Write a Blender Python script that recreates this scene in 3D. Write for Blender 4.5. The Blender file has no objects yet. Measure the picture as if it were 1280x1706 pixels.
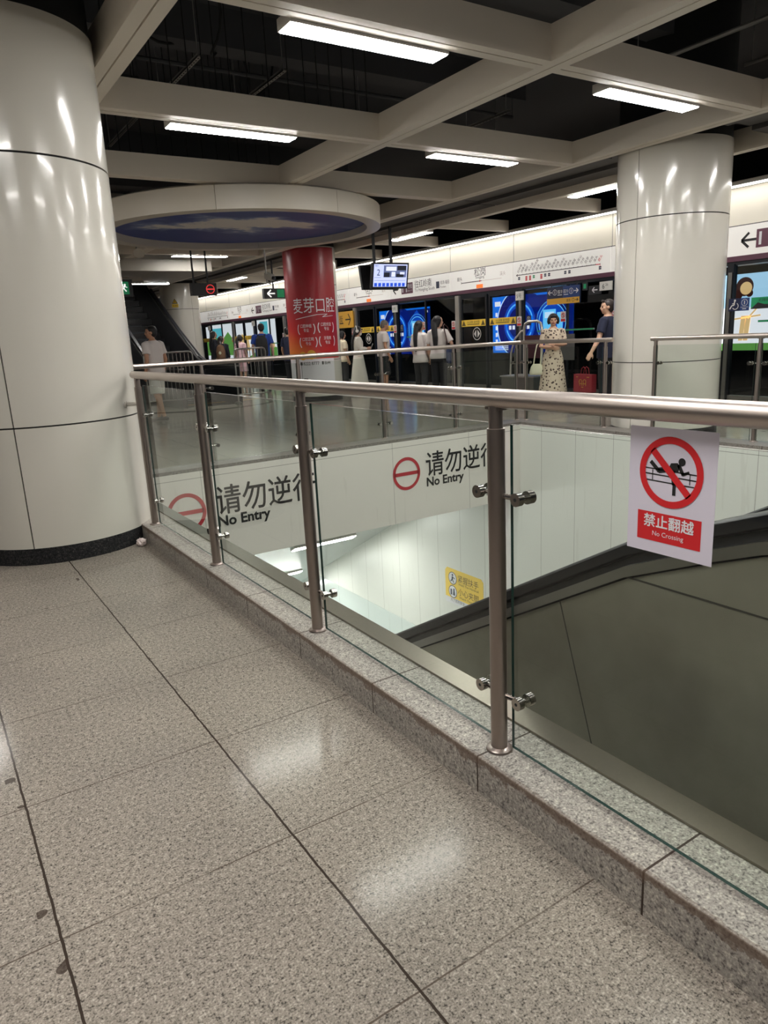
import bpy, bmesh, math, random
from mathutils import Vector, Matrix
random.seed(7)
SC = bpy.context.scene
COL = SC.collection
PI = math.pi
R = math.radians

# ------------------------------------------------------------------ helpers
def lin(c):
    return c / 12.92 if c <= 0.04045 else ((c + 0.055) / 1.055) ** 2.4
def rgb(r, g, b):
    return (lin(r / 255), lin(g / 255), lin(b / 255), 1.0)

class G:
    """collects geometry for one mesh object"""
    def __init__(s):
        s.v = []; s.f = []; s.m = []
    def add(s, vs, fs, m=0):
        o = len(s.v)
        s.v += [tuple(v) for v in vs]
        s.f += [tuple(i + o for i in f) for f in fs]
        s.m += [m] * len(fs)
        return s
    def box(s, x0, x1, y0, y1, z0, z1, m=0):
        vs = [(x, y, z) for z in (z0, z1) for y in (y0, y1) for x in (x0, x1)]
        return s.add(vs, [(0, 2, 3, 1), (4, 5, 7, 6), (0, 1, 5, 4), (2, 6, 7, 3), (0, 4, 6, 2), (1, 3, 7, 5)], m)
    def obox(s, o, u, v, w, m=0):
        o, u, v, w = map(Vector, (o, u, v, w))
        vs = [o + a * u + b * v + c * w for c in (0, 1) for b in (0, 1) for a in (0, 1)]
        return s.add(vs, [(0, 2, 3, 1), (4, 5, 7, 6), (0, 1, 5, 4), (2, 6, 7, 3), (0, 4, 6, 2), (1, 3, 7, 5)], m)
    def cyl(s, p0, p1, r0, r1=None, n=16, m=0, cap=True):
        r1 = r0 if r1 is None else r1
        return s.loft([p0, p1], [(r0, r0), (r1, r1)], n=n, m=m, cap=cap)
    def loft(s, pts, rad, n=16, m=0, cap=True, up=None, rnd=False):
        """tube of elliptical sections; rad: list of r or (rx, ry)"""
        pts = [Vector(p) for p in pts]
        rad = [(r, r) if not isinstance(r, tuple) else r for r in rad]
        N = len(pts); vs = []; ref = Vector(up) if up else None
        px = None
        for i, p in enumerate(pts):
            t = (pts[min(i + 1, N - 1)] - pts[max(i - 1, 0)]).normalized()
            if ref is not None:
                x = ref - t * ref.dot(t)
                if x.length < 1e-5: x = t.orthogonal()
            elif px is None:
                x = Vector((1, 0, 0)) - t * t.x
                if x.length < 0.2: x = Vector((0, 1, 0)) - t * t.y
            else:
                x = px - t * px.dot(t)
            x.normalize(); px = x; y = t.cross(x)
            for k in range(n):
                a = 2 * PI * k / n
                ca, sa = math.cos(a), math.sin(a)
                if rnd:
                    e = 0.5
                    ca = math.copysign(abs(ca) ** e, ca); sa = math.copysign(abs(sa) ** e, sa)
                vs.append(p + x * (ca * rad[i][0]) + y * (sa * rad[i][1]))
        fs = []
        for i in range(N - 1):
            for k in range(n):
                k2 = (k + 1) % n
                fs.append((i * n + k, i * n + k2, (i + 1) * n + k2, (i + 1) * n + k))
        if cap:
            fs.append(tuple(range(n - 1, -1, -1)))
            fs.append(tuple((N - 1) * n + k for k in range(n)))
        return s.add(vs, fs, m)
    def ball(s, c, r, n=16, k=10, m=0):
        """ellipsoid, r = (rx, ry, rz)"""
        c = Vector(c); vs = [c + Vector((0, 0, -r[2]))]; fs = []
        for j in range(1, k):
            t = -PI / 2 + PI * j / k
            for i in range(n):
                a = 2 * PI * i / n
                vs.append(c + Vector((r[0] * math.cos(t) * math.cos(a), r[1] * math.cos(t) * math.sin(a), r[2] * math.sin(t))))
        vs.append(c + Vector((0, 0, r[2])))
        for i in range(n):
            fs.append((0, 1 + (i + 1) % n, 1 + i))
            fs.append((len(vs) - 1, 1 + (k - 2) * n + i, 1 + (k - 2) * n + (i + 1) % n))
        for j in range(k - 2):
            for i in range(n):
                a, b = 1 + j * n + i, 1 + j * n + (i + 1) % n
                fs.append((a, b, b + n, a + n))
        return s.add(vs, fs, m)
    def prism(s, poly, o, u, v, d0, d1, m=0):
        """2D polygon in frame (o,u,v) extruded along n=u x v from d0 to d1"""
        o, u, v = Vector(o), Vector(u), Vector(v); n = u.cross(v)
        k = len(poly)
        ar = sum(poly[i][0] * poly[(i + 1) % k][1] - poly[(i + 1) % k][0] * poly[i][1] for i in range(k))
        if ar < 0: poly = poly[::-1]
        vs = [o + u * a + v * b + n * d0 for a, b in poly] + [o + u * a + v * b + n * d1 for a, b in poly]
        fs = [tuple(range(k - 1, -1, -1)), tuple(range(k, 2 * k))]
        fs += [(i, (i + 1) % k, k + (i + 1) % k, k + i) for i in range(k)]
        return s.add(vs, fs, m)
    def flat(s, polys, o, u, v, d, m=0):
        """list of (verts2d, faces) flat at height d in frame"""
        o, u, v = Vector(o), Vector(u), Vector(v); n = u.cross(v)
        for vs, fs in polys:
            s.add([o + u * a + v * b + n * d for a, b in vs], fs, m)
        return s
    def ring(s, c, r0, r1, o, u, v, d0, d1, m=0, n=40, a0=0.0, a1=2 * PI, sx=1.0):
        o, u, v = Vector(o), Vector(u), Vector(v); w = u.cross(v)
        full = abs(a1 - a0 - 2 * PI) < 1e-6
        k = n if full else n + 1
        vs = []
        for i in range(k):
            a = a0 + (a1 - a0) * i / n
            for r, d in ((r0, d0), (r1, d0), (r1, d1), (r0, d1)):
                vs.append(o + u * (c[0] + sx * r * math.cos(a)) + v * (c[1] + r * math.sin(a)) + w * d)
        fs = []
        for i in range(n if full else n):
            j = (i + 1) % k
            for q in range(4):
                q2 = (q + 1) % 4
                fs.append((i * 4 + q, j * 4 + q, j * 4 + q2, i * 4 + q2))
        if not full:
            fs.append((0, 1, 2, 3)); fs.append(tuple((k - 1) * 4 + q for q in (3, 2, 1, 0)))
        return s.add(vs, fs, m)
    def build(s, name, mats, parent=None, ang=35, mesh_only=False):
        me = bpy.data.meshes.new(name)
        me.from_pydata(s.v, [], s.f)
        if not isinstance(mats, (list, tuple)): mats = [mats]
        for mt in mats: me.materials.append(mt)
        me.polygons.foreach_set('material_index', s.m)
        bm = bmesh.new(); bm.from_mesh(me)
        bmesh.ops.recalc_face_normals(bm, faces=bm.faces) if ang is not None else None
        bm.to_mesh(me); bm.free()
        if ang is not None:
            me.polygons.foreach_set('use_smooth', [True] * len(me.polygons))
            me.set_sharp_from_angle(angle=R(ang))
        me.update()
        if mesh_only: return me
        return link(name, me, parent)

def link(name, me, parent=None):
    o = bpy.data.objects.new(name, me); COL.objects.link(o)
    if parent is not None: o.parent = parent
    return o
def tag(o, label=None, cat=None, group=None, kind=None):
    if label: o['label'] = label
    if cat: o['category'] = cat
    if group: o['group'] = group
    if kind: o['kind'] = kind
    return o
def thing(name, label, cat, loc=(0, 0, 0), rz=0.0, group=None):
    o = bpy.data.objects.new(name, None); COL.objects.link(o)
    o.location = loc; o.rotation_euler = (0, 0, rz); o.empty_display_size = 0.1
    return tag(o, label, cat, group)
def struct(name, g, m, label=None, ang=35):
    o = g.build(name, m, None, ang); o['kind'] = 'structure'
    return o
def copy_tree(o, parent=None):
    c = o.copy(); COL.objects.link(c)
    if parent is not None: c.parent = parent
    for ch in [x for x in bpy.data.objects if x.parent == o]:
        copy_tree(ch, c)
    return c

_tc = {}
def text2d(body, size=1.0, weight=0.0, res=3):
    """(verts2d, faces, width) of a line of text, left-bottom at 0,0 baseline"""
    if any(ord(ch) > 0x2fff for ch in body): weight = 0.0
    key = (body, weight, res)
    if key not in _tc:
        c = bpy.data.curves.new('tmp', 'FONT'); c.body = body; c.size = 1.0; c.offset = weight; c.resolution_u = res
        o = bpy.data.objects.new('tmp', c); COL.objects.link(o)
        dg = bpy.context.evaluated_depsgraph_get(); dg.update()
        me = bpy.data.meshes.new_from_object(o.evaluated_get(dg))
        vs = [(v.co.x, v.co.y) for v in me.vertices]; fs = [tuple(p.vertices) for p in me.polygons]
        bpy.data.objects.remove(o); bpy.data.curves.remove(c); bpy.data.meshes.remove(me)
        w0 = min(v[0] for v in vs); w1 = max(v[0] for v in vs)
        _tc[key] = ([(x - w0, y) for x, y in vs], fs, w1 - w0)
    vs, fs, w = _tc[key]
    return [(x * size, y * size) for x, y in vs], fs, w * size
def text(g, body, x, y, size, o, u, v, d, m=0, width=None, align='l', weight=0.0, rot=0.0, sx=1.0):
    vs, fs, w = text2d(body, size, weight)
    if width: sx = width / w
    w *= sx
    dx = {'l': 0, 'c': -w / 2, 'r': -w}[align]
    ca, sa = math.cos(rot), math.sin(rot)
    vs = [(x + (a * sx + dx) * ca - b * sa, y + (a * sx + dx) * sa + b * ca) for a, b in vs]
    g.flat([(vs, fs)], o, u, v, d, m)
def bold(g, body, x, y, size, o, u, v, d, m=0, width=None, align='l', k=0.003):
    for i, (a, b) in enumerate(((0, 0), (k, 0), (-k, 0), (0, k), (0, -k))): text(g, body, x + a, y + b, size, o, u, v, d + i * size * 0.0008, m, width, align)
def quad(x0, x1, y0, y1):
    return ([(x0, y0), (x1, y0), (x1, y1), (x0, y1)], [(0, 1, 2, 3)])
def circ(cx, cy, r, n=32):
    return ([(cx + r * math.cos(2 * PI * i / n), cy + r * math.sin(2 * PI * i / n)) for i in range(n)], [tuple(range(n))])
def poly(*p):
    p = list(p); k = len(p)
    ar = sum(p[i][0] * p[(i + 1) % k][1] - p[(i + 1) % k][0] * p[i][1] for i in range(k))
    if ar < 0: p = p[::-1]
    return (p, [tuple(range(k))])
def annul(cx, cy, r0, r1, n=36, a0=0, a1=2 * PI):
    vs = []; fs = []
    for i in range(n + 1):
        a = a0 + (a1 - a0) * i / n
        vs += [(cx + r0 * math.cos(a), cy + r0 * math.sin(a)), (cx + r1 * math.cos(a), cy + r1 * math.sin(a))]
    for i in range(n): fs.append((2 * i, 2 * i + 1, 2 * i + 3, 2 * i + 2))
    return (vs, fs)
def line(p, q, w):
    dx, dy = q[0] - p[0], q[1] - p[1]; l = math.hypot(dx, dy); nx, ny = -dy / l * w / 2, dx / l * w / 2
    return poly((p[0] + nx, p[1] + ny), (p[0] - nx, p[1] - ny), (q[0] - nx, q[1] - ny), (q[0] + nx, q[1] + ny))
# frames: WX faces -X (u = -Y), WY faces -Y (u = +X)
UX, VZ = (0, -1, 0), (0, 0, 1)
UY = (1, 0, 0)

# ------------------------------------------------------------------ materials
M = {}
def mat(name, col, rough=0.5, metal=0.0, spec=0.5, emis=None, es=0.0, coat=0.0):
    m = bpy.data.materials.new(name); m.use_nodes = True
    b = m.node_tree.nodes['Principled BSDF']
    b.inputs['Base Color'].default_value = col
    b.inputs['Roughness'].default_value = rough; b.inputs['Metallic'].default_value = metal
    b.inputs['Specular IOR Level'].default_value = spec
    if coat: b.inputs['Coat Weight'].default_value = coat; b.inputs['Coat Roughness'].default_value = 0.05
    if emis:
        b.inputs['Emission Color'].default_value = emis; b.inputs['Emission Strength'].default_value = es
    M[name] = m
    return m
class N:
    def __init__(s, m): s.t = m.node_tree; s.b = s.t.nodes['Principled BSDF']
    def n(s, ty, **kw):
        x = s.t.nodes.new(ty)
        for k, v in kw.items(): setattr(x, k, v)
        return x
    def l(s, a, b): s.t.links.new(a, b)
    def math(s, op, a, b=None, c=None):
        x = s.n('ShaderNodeMath', operation=op)
        for i, q in enumerate((a, b, c)):
            if q is None: continue
            if hasattr(q, 'is_output'): s.l(q, x.inputs[i])
            else: x.inputs[i].default_value = q
        return x.outputs[0]
    def coords(s):
        x = s.n('ShaderNodeTexCoord'); y = s.n('ShaderNodeSeparateXYZ'); s.l(x.outputs['Object'], y.inputs[0])
        return x.outputs['Object'], y.outputs[0], y.outputs[1], y.outputs[2]
    def joint(s, c, off, per, w):
        a = s.math('SUBTRACT', c, off); a = s.math('DIVIDE', a, per); a = s.math('FRACT', a)
        a = s.math('SUBTRACT', a, 0.5); a = s.math('ABSOLUTE', a); a = s.math('SUBTRACT', 0.5, a)
        return s.math('LESS_THAN', a, w / per / 2)
    def mix(s, f, a, b):
        x = s.n('ShaderNodeMix', data_type='RGBA')
        if hasattr(f, 'is_output'): s.l(f, x.inputs[0])
        else: x.inputs[0].default_value = f
        for i, q in ((6, a), (7, b)):
            if hasattr(q, 'is_output'): s.l(q, x.inputs[i])
            else: x.inputs[i].default_value = q
        return x.outputs[2]
    def noise(s, vec, scale, detail=3, rough=0.5, sc=None):
        x = s.n('ShaderNodeTexNoise'); x.inputs['Scale'].default_value = scale; x.inputs['Detail'].default_value = detail
        x.inputs['Roughness'].default_value = rough
        if sc:
            mp = s.n('ShaderNodeMapping'); mp.inputs['Scale'].default_value = sc; s.l(vec, mp.inputs[0]); vec = mp.outputs[0]
        s.l(vec, x.inputs['Vector'])
        return x.outputs['Fac']
    def ramp(s, f, *st):
        x = s.n('ShaderNodeValToRGB'); e = x.color_ramp.elements
        while len(e) < len(st): e.new(0.5)
        for q, (p, c) in zip(e, st): q.position = p; q.color = c
        s.l(f, x.inputs[0]); return x.outputs[0]
    def bump(s, h, strength, dist=0.01):
        x = s.n('ShaderNodeBump'); x.inputs['Strength'].default_value = strength; x.inputs['Distance'].default_value = dist
        s.l(h, x.inputs['Height']); s.l(x.outputs[0], s.b.inputs['Normal'])

def granite(name, c0, c1, c2, rough, joints=None, scale=190, gw=0.0):
    m = mat(name, c1, rough); k = N(m); co, x, y, z = k.coords()
    n1 = k.noise(co, scale, 2, 0.6); n2 = k.noise(co, scale * 0.37, 2, 0.6); n3 = k.noise(co, 1.7, 4, 0.6)
    f = k.math('ADD', k.math('MULTIPLY', n1, 0.62), k.math('MULTIPLY', n2, 0.38))
    c = k.ramp(f, (0.37, c0), (0.485, c1), (0.53, c1), (0.64, c2))
    d = k.ramp(n3, (0.3, (0.86, 0.86, 0.86, 1)), (0.7, (1.08, 1.07, 1.05, 1)))
    mx = k.n('ShaderNodeMix', data_type='RGBA', blend_type='MULTIPLY'); mx.inputs[0].default_value = 1.0
    k.l(c, mx.inputs[6]); k.l(d, mx.inputs[7]); c = mx.outputs[2]
    if joints: c = joints(k, c, co, x, y, z)
    k.l(c, k.b.inputs['Base Color'])
    k.b.inputs['Specular IOR Level'].default_value = 0.08
    rr = k.math('MULTIPLY_ADD', n2, 0.06, rough - 0.03); k.l(rr, k.b.inputs['Roughness'])
    return m
def floor_joints(k, c, co, x, y, z):
    dk = rgb(58, 50, 44)
    wob = k.math('MULTIPLY', k.math('SUBTRACT', k.noise(co, 14, 2), 0.5), 0.007)
    xw = k.math('ADD', x, wob)
    jp = k.joint(xw, 0.68, 0.604, 0.0065)
    # broken, partly filled joints across
    br = k.math('GREATER_THAN', k.noise(co, 2.3, 2), 0.43)
    jq = k.joint(k.math('ADD', y, k.math('MULTIPLY', wob, 0.5)), 1.013, 0.6045, 0.0045)
    jq = k.math('MULTIPLY', jq, k.math('MULTIPLY_ADD', br, 0.3, 0.6))
    c = k.mix(jq, c, rgb(84, 74, 66)); c = k.mix(jp, c, dk)
    # old dirt blobs sitting along the long joints
    bl = k.math('MULTIPLY', k.joint(xw, 0.665, 0.604, 0.045), k.math('GREATER_THAN', k.noise(co, 9.0, 1), 0.70))
    c = k.mix(k.math('MULTIPLY', bl, 0.85), c, rgb(62, 52, 46))
    # glue scuffs
    st = k.math('MULTIPLY', k.math('GREATER_THAN', k.noise(co, 21, 1), 0.765), 0.55)
    return k.mix(st, c, rgb(88, 78, 70))
granite('floor_granite', rgb(70, 66, 62), rgb(143, 135, 126), rgb(184, 174, 163), 0.14, floor_joints)
def kerb_joints(k, c, co, x, y, z):
    j = k.joint(y, 2.62, 0.583, 0.006); jx = k.joint(x, 4.17, 0.9, 0.005)
    c = k.mix(j, c, rgb(66, 56, 50))
    # brown grime on the worn upper front arris
    n = k.math('MULTIPLY', k.math('SUBTRACT', k.noise(co, 8, 5, 0.75), 0.5), 0.13)
    g = k.math('MULTIPLY', k.math('GREATER_THAN', k.math('ADD', z, n), 0.095), k.math('LESS_THAN', x, 1.2165))
    g2 = k.math('MULTIPLY', k.math('LESS_THAN', k.math('ADD', x, k.math('MULTIPLY', n, 0.25)), 1.226), k.math('GREATER_THAN', z, 0.1))
    c = k.mix(k.math('MULTIPLY', g, 0.6), c, rgb(104, 86, 74))
    return k.mix(k.math('MULTIPLY', g2, 0.4), c, rgb(104, 86, 74))
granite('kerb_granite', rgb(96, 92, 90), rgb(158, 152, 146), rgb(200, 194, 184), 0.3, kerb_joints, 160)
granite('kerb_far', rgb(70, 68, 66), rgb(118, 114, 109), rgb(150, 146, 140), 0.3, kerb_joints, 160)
granite('dark_granite', rgb(28, 28, 30), rgb(44, 44, 46), rgb(78, 76, 74), 0.35, None, 150)

m = mat('column_enamel', rgb(206, 202, 192), 0.16, 0, 0.5, coat=0.3); k = N(m); co, x, y, z = k.coords()
k.bump(k.noise(co, 3.0, 2, 0.4, (1, 1, 0.22)), 0.22, 0.02)
mat('joint_black', rgb(20, 20, 20), 0.8)
mat('concrete_dark', rgb(46, 46, 48), 0.9)
def steel(name, col, rough, sc=(1, 1, 60)):
    m = mat(name, col, rough, 1.0); k = N(m); co, x, y, z = k.coords()
    n = k.noise(co, 18, 3, 0.6, sc)
    k.l(k.math('MULTIPLY_ADD', n, 0.06, rough - 0.03), k.b.inputs['Roughness'])
    k.l(k.mix(n, col, tuple(c * 0.93 for c in col[:3]) + (1,)), k.b.inputs['Base Color'])
    return m
steel('steel_rail', rgb(194, 183, 176), 0.36, (60, 1, 60))
steel('steel_post', rgb(166, 155, 149), 0.34, (60, 60, 1))
steel('steel_bright', rgb(212, 208, 202), 0.38)
steel('steel_chrome', rgb(172, 167, 162), 0.16)
steel('edge_strip', rgb(140, 134, 122), 0.3)
steel('steel_dull', rgb(150, 148, 144), 0.35)
mat('rubber_black', rgb(24, 24, 27), 0.38)
mat('rubber_dark', rgb(40, 40, 42), 0.5)
m = mat('esc_cladding', rgb(112, 109, 98), 0.36, 0.25); k = N(m); co, x, y, z = k.coords()
k.l(k.ramp(k.noise(co, 1.6, 4, 0.6), (0.3, rgb(122, 117, 102)), (0.7, rgb(152, 149, 136))), k.b.inputs['Base Color'])
k.l(k.math('MULTIPLY_ADD', k.noise(co, 4, 3), 0.2, 0.28), k.b.inputs['Roughness'])
mat('esc_black', rgb(22, 22, 24), 0.3)
mat('step_metal', rgb(70, 70, 72), 0.45, 0.7)

def glass(name, tint, refl=1.0, edge=None):
    m = bpy.data.materials.new(name); m.use_nodes = True; t = m.node_tree
    for q in list(t.nodes): t.nodes.remove(q)
    out = t.nodes.new('ShaderNodeOutputMaterial'); mx = t.nodes.new('ShaderNodeMixShader')
    tr = t.nodes.new('ShaderNodeBsdfTransparent'); gl = t.nodes.new('ShaderNodeBsdfGlossy'); fr = t.nodes.new('ShaderNodeFresnel')
    fr.inputs['IOR'].default_value = 1.45; tr.inputs['Color'].default_value = tint
    gl.inputs['Roughness'].default_value = 0.02; gl.inputs['Color'].default_value = (refl, refl, refl, 1)
    ge = t.nodes.new('ShaderNodeNewGeometry'); mu = t.nodes.new('ShaderNodeMath'); mu.operation = 'MULTIPLY_ADD'; mu.inputs[1].default_value = -1; mu.inputs[2].default_value = 1
    t.links.new(ge.outputs['Backfacing'], mu.inputs[0]); m2 = t.nodes.new('ShaderNodeMath'); m2.operation = 'MULTIPLY'
    t.links.new(fr.outputs[0], m2.inputs[0]); t.links.new(mu.outputs[0], m2.inputs[1])
    t.links.new(m2.outputs[0], mx.inputs[0]); t.links.new(tr.outputs[0], mx.inputs[1]); t.links.new(gl.outputs[0], mx.inputs[2])
    t.links.new(mx.outputs[0], out.inputs[0]); M[name] = m
    return m
glass('glass_clear', (0.93, 0.96, 0.94, 1))
glass('glass_dark', (0.70, 0.73, 0.75, 1), 0.8)
mat('glass_edge', rgb(26, 52, 48), 0.15)

def wallmat(name, col, rough, axis, off, per, zj=None):
    m = mat(name, col, rough); k = N(m); co, x, y, z = k.coords()
    a = {'x': x, 'y': y}[axis]
    j = k.joint(a, off, per, 0.006)
    c = k.mix(k.math('MULTIPLY', j, 0.75), col, rgb(120, 120, 114))
    if zj is not None:
        q = k.math('LESS_THAN', k.math('ABSOLUTE', k.math('SUBTRACT', z, zj)), 0.003)
        c = k.mix(k.math('MULTIPLY', q, 0.8), c, rgb(110, 110, 104))
    # drip stains below
    st = k.math('MULTIPLY', k.math('GREATER_THAN', k.noise(co, 9, 3, 0.7, (1, 1, 0.07)), 0.64), 0.10)
    c = k.mix(st, c, rgb(150, 146, 132))
    k.l(c, k.b.inputs['Base Color'])
    return m
wallmat('shaft_side', rgb(222, 222, 216), 0.32, 'y', 6.72, 0.583, 0.03)
wallmat('shaft_face', rgb(216, 212, 204), 0.3, 'x', 4.72, 1.19, 0.02)
wallmat('shaft_low', rgb(206, 214, 212), 0.15, 'y', 6.72, 1.166)
mat('soffit_white', rgb(214, 216, 214), 0.25)
mat('white_paint', rgb(214, 212, 206), 0.4)
mat('beam_paint', rgb(236, 226, 211), 0.45)
mat('fascia_cream', rgb(214, 206, 192), 0.4)
mat('psd_cream', rgb(240, 234, 219), 0.4)
mat('psd_white', rgb(222, 219, 214), 0.35)
mat('psd_band', rgb(222, 219, 214), 0.35, emis=rgb(250, 246, 240), es=0.30)
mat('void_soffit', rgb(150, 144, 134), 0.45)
mat('psd_purple', rgb(92, 52, 70), 0.35)
mat('line_purple', rgb(98, 44, 68), 0.4)
mat('psd_frame', rgb(30, 32, 38), 0.35, 0.3)
mat('plenum', rgb(72, 72, 74), 0.9)
mat('plenum_pipe', rgb(58, 58, 60), 0.7)
mat('duct_grey', rgb(92, 90, 88), 0.6)
mat('galv', rgb(150, 148, 144), 0.45, 0.6)
mat('pipe_red', rgb(132, 52, 38), 0.6)
mat('tunnel_dark', rgb(26, 27, 30), 0.85)
mat('ink_black', rgb(26, 26, 26), 0.6)
mat('ink_grey', rgb(88, 86, 86), 0.6)
mat('ink_red', rgb(172, 44, 52), 0.5)
mat('sign_white', rgb(226, 224, 228), 0.45)
mat('paper_white', rgb(214, 208, 222), 0.5)
mat('sign_red', rgb(206, 36, 42), 0.5)
mat('sign_yellow', rgb(238, 200, 74), 0.45)
mat('sign_amber', rgb(222, 168, 58), 0.45)
mat('sign_brown', rgb(96, 78, 34), 0.5)
mat('sign_black', rgb(34, 34, 38), 0.4)
mat('sign_blue', rgb(34, 62, 120), 0.4)
mat('sign_navy', rgb(26, 34, 66), 0.4)
mat('sign_green', rgb(20, 120, 78), 0.4, emis=rgb(30, 160, 100), es=0.22)
mat('sign_orange', rgb(228, 120, 50), 0.4, emis=rgb(240, 120, 50), es=0.5)
mat('led_red', rgb(220, 60, 60), 0.4, emis=rgb(235, 60, 60), es=0.8)
mat('led_white', rgb(240, 240, 240), 0.4, emis=rgb(240, 240, 235), es=0.9)
LAMP = 72.0
mat('lamp_glow', (1, 1, 1, 1), 0.5, emis=(1.0, 0.975, 0.935, 1), es=LAMP)
mat('strip_glow', (1, 1, 1, 1), 0.5, emis=(1.0, 0.975, 0.93, 1), es=12.0)
mat('lamp_body', rgb(196, 192, 186), 0.5)

# ------------------------------------------------------------------ camera (solved from the photograph's vanishing points)
YAW, PITCH, ROLL, FPX, CAMH = 0.569532973, 0.241049721, 0.0501005231, 1191.19, 1.34
cy, sy, cp, sp = math.cos(YAW), math.sin(YAW), math.cos(PITCH), math.sin(PITCH)
fw = Vector((sy * cp, cy * cp, -sp)); rt = Vector((cy, -sy, 0)); dn = fw.cross(rt)
r2 = rt * math.cos(ROLL) + dn * math.sin(ROLL); d2 = dn * math.cos(ROLL) - rt * math.sin(ROLL)
cam = bpy.data.cameras.new('camera'); cam.sensor_width = 36; cam.sensor_fit = 'AUTO'; cam.lens = FPX * 36 / 1706
cam.clip_start = 0.05; cam.clip_end = 200
co_ = bpy.data.objects.new('camera', cam); COL.objects.link(co_)
mw = Matrix.Identity(4)
for i in range(3):
    mw[i][0] = r2[i]; mw[i][1] = -d2[i]; mw[i][2] = -fw[i]
mw[0][3], mw[1][3], mw[2][3] = 0, 0, CAMH
co_.matrix_world = mw
SC.camera = co_

# ------------------------------------------------------------------ layout constants
HX0, HX1, HY1 = 1.515, 6.83, 7.13          # escalator opening
KX0, KX1, KY1 = 1.215, 7.13, 7.43          # outer faces of the kerb around it
KZ = 0.12
PX = 10.5                                  # platform screen doors
BZ = 3.2                                   # underside of the ceiling grid
Y0, Y1 = -3.0, 40.0

# floor with its opening
g = G()
g.box(-2.0, KX0, Y0, Y1, -0.3, 0); g.box(KX1, PX + 0.02, Y0, Y1, -0.3, 0)
g.box(KX0, KX1, KY1, Y1, -0.3, 0); g.box(KX0, KX1, Y0, -1.2, -0.3, 0)
struct('floor', g, M['floor_granite'], ang=None)
g = G(); g.box(KX0, HX0, -1.2, KY1, -0.3, KZ); o = struct('trim_1', g, M['kerb_granite'])
b = o.modifiers.new('b', 'BEVEL'); b.width = 0.004; b.segments = 2
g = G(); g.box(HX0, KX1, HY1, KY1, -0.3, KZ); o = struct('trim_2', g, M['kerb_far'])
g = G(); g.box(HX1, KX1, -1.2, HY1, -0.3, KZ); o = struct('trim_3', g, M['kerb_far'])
# stainless edge strip on the inner arris of the near kerb
g = G(); g.box(1.43, 1.519, -1.2, HY1, KZ, KZ + 0.008); g.box(1.512, 1.519, -1.2, HY1, 0.02, KZ)
struct('trim_4', g, M['edge_strip'])
# shaft: far end beam with the notice, side walls, sloped soffit, lower level
g = G(); g.box(HX0, HX1, HY1 - 0.012, HY1 + 0.3, -0.92, 0.085); struct('wall_back', g, M['shaft_face'])
g = G(); g.box(HX1 - 0.012, HX1 + 0.2, -1.2, HY1, -0.31, 0.085); g.box(HX1 - 0.012, HX1 + 0.2, -1.2, 20, -3.7, -0.31); struct('wall_right', g, M['shaft_side'])
g = G(); g.box(HX1 - 0.02, HX1 + 0.2, -1.2, 20, -7.0, -3.7); struct('wall_right', g, M['shaft_low'])
g = G(); g.box(HX0 - 0.2, HX0, -1.2, 20, -7.0, -0.31); struct('wall_left', g, M['shaft_side'])
zs = lambda y: -1.944 - 0.5386 * (y - 10.36)
g = G(); g.prism([(7.43, zs(7.43)), (16.2, zs(16.2)), (20, zs(16.2)), (20, zs(16.2) + .15), (16.2, zs(16.2) + .15), (7.43, zs(7.43) + .06)], (HX0, 0, 0), (0, 1, 0), (0, 0, 1), 0, HX1 - HX0)
struct('ceiling', g, M['soffit_white'])
g = G(); g.box(HX0, HX1, 7, 20, -7.1, -7.0); struct('floor', g, M['shaft_low'])
g = G(); g.box(HX0, HX1, 20, 20.1, -7.0, -4.9); struct('wall_back', g, M['shaft_side'])

# opposite side of the platform (behind the big column)
g = G(); g.box(-2.05, -2.0, Y0, 36, 2.64, 3.2, 0); g.box(-2.05, -1.98, Y0, 36, 2.225, 2.64, 1); g.box(-2.05, -1.97, Y0, 36, 2.1, 2.225, 2); g.box(-2.05, -2.0, Y0, 36, 0, 2.1, 3)
struct('wall_left', g, [M['psd_cream'], M['psd_band'], M['psd_purple'], M['psd_frame']])
g = G(); g.box(-1.83, -1.765, Y0, 36, 3.15, 3.165, 0); g.box(-2.0, -1.75, Y0, 36, 3.165, 3.22, 1)
tag(g.build('strip_light', [M['strip_glow'], M['lamp_body']]), 'strip light over the opposite platform doors, out of view', 'strip light')
# plenum above the grid
g = G(); g.box(-2.2, 14, Y0, Y1, 4.6, 4.75); struct('ceiling', g, M['plenum'])
g = G()
for y in (0.2, 2.4, 5.3, 7.6, 9.9, 12.2, 14.4, 16.7, 19): g.box(-2, 7.4, y, y + 0.28, 4.25, 4.6)
struct('trim_5', g, M['plenum'])
# ------------------------------------------------------------------ ceiling grid
def channel_p(x, w, y0, y1, n):       # along Y, split underside with a dark shadow gap
    g = G(); g.box(x - w / 2, x - 0.006, y0, y1, BZ, BZ + 0.07); g.box(x + 0.006, x + w / 2, y0, y1, BZ, BZ + 0.07)
    g.box(x - w / 2, x + w / 2, y0, y1, BZ + 0.07, BZ + 0.24)
    return struct(n, g, M['beam_paint'])
def channel_q(y, w, x0, x1, n):
    g = G(); g.box(x0, x1, y - w / 2, y - 0.006, BZ, BZ + 0.07); g.box(x0, x1, y + 0.006, y + w / 2, BZ, BZ + 0.07)
    g.box(x0, x1, y - w / 2, y + w / 2, BZ + 0.07, BZ + 0.24)
    return struct(n, g, M['beam_paint'])
tn = 6
PXS = (-1.30, 1.51, 4.35, 7.06)
for x in PXS: channel_p(x, 0.19, Y0, 30, 'trim_%d' % tn); tn += 1
YQ = [4.2 + 2.27 * i for i in range(-2, 9)]
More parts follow.
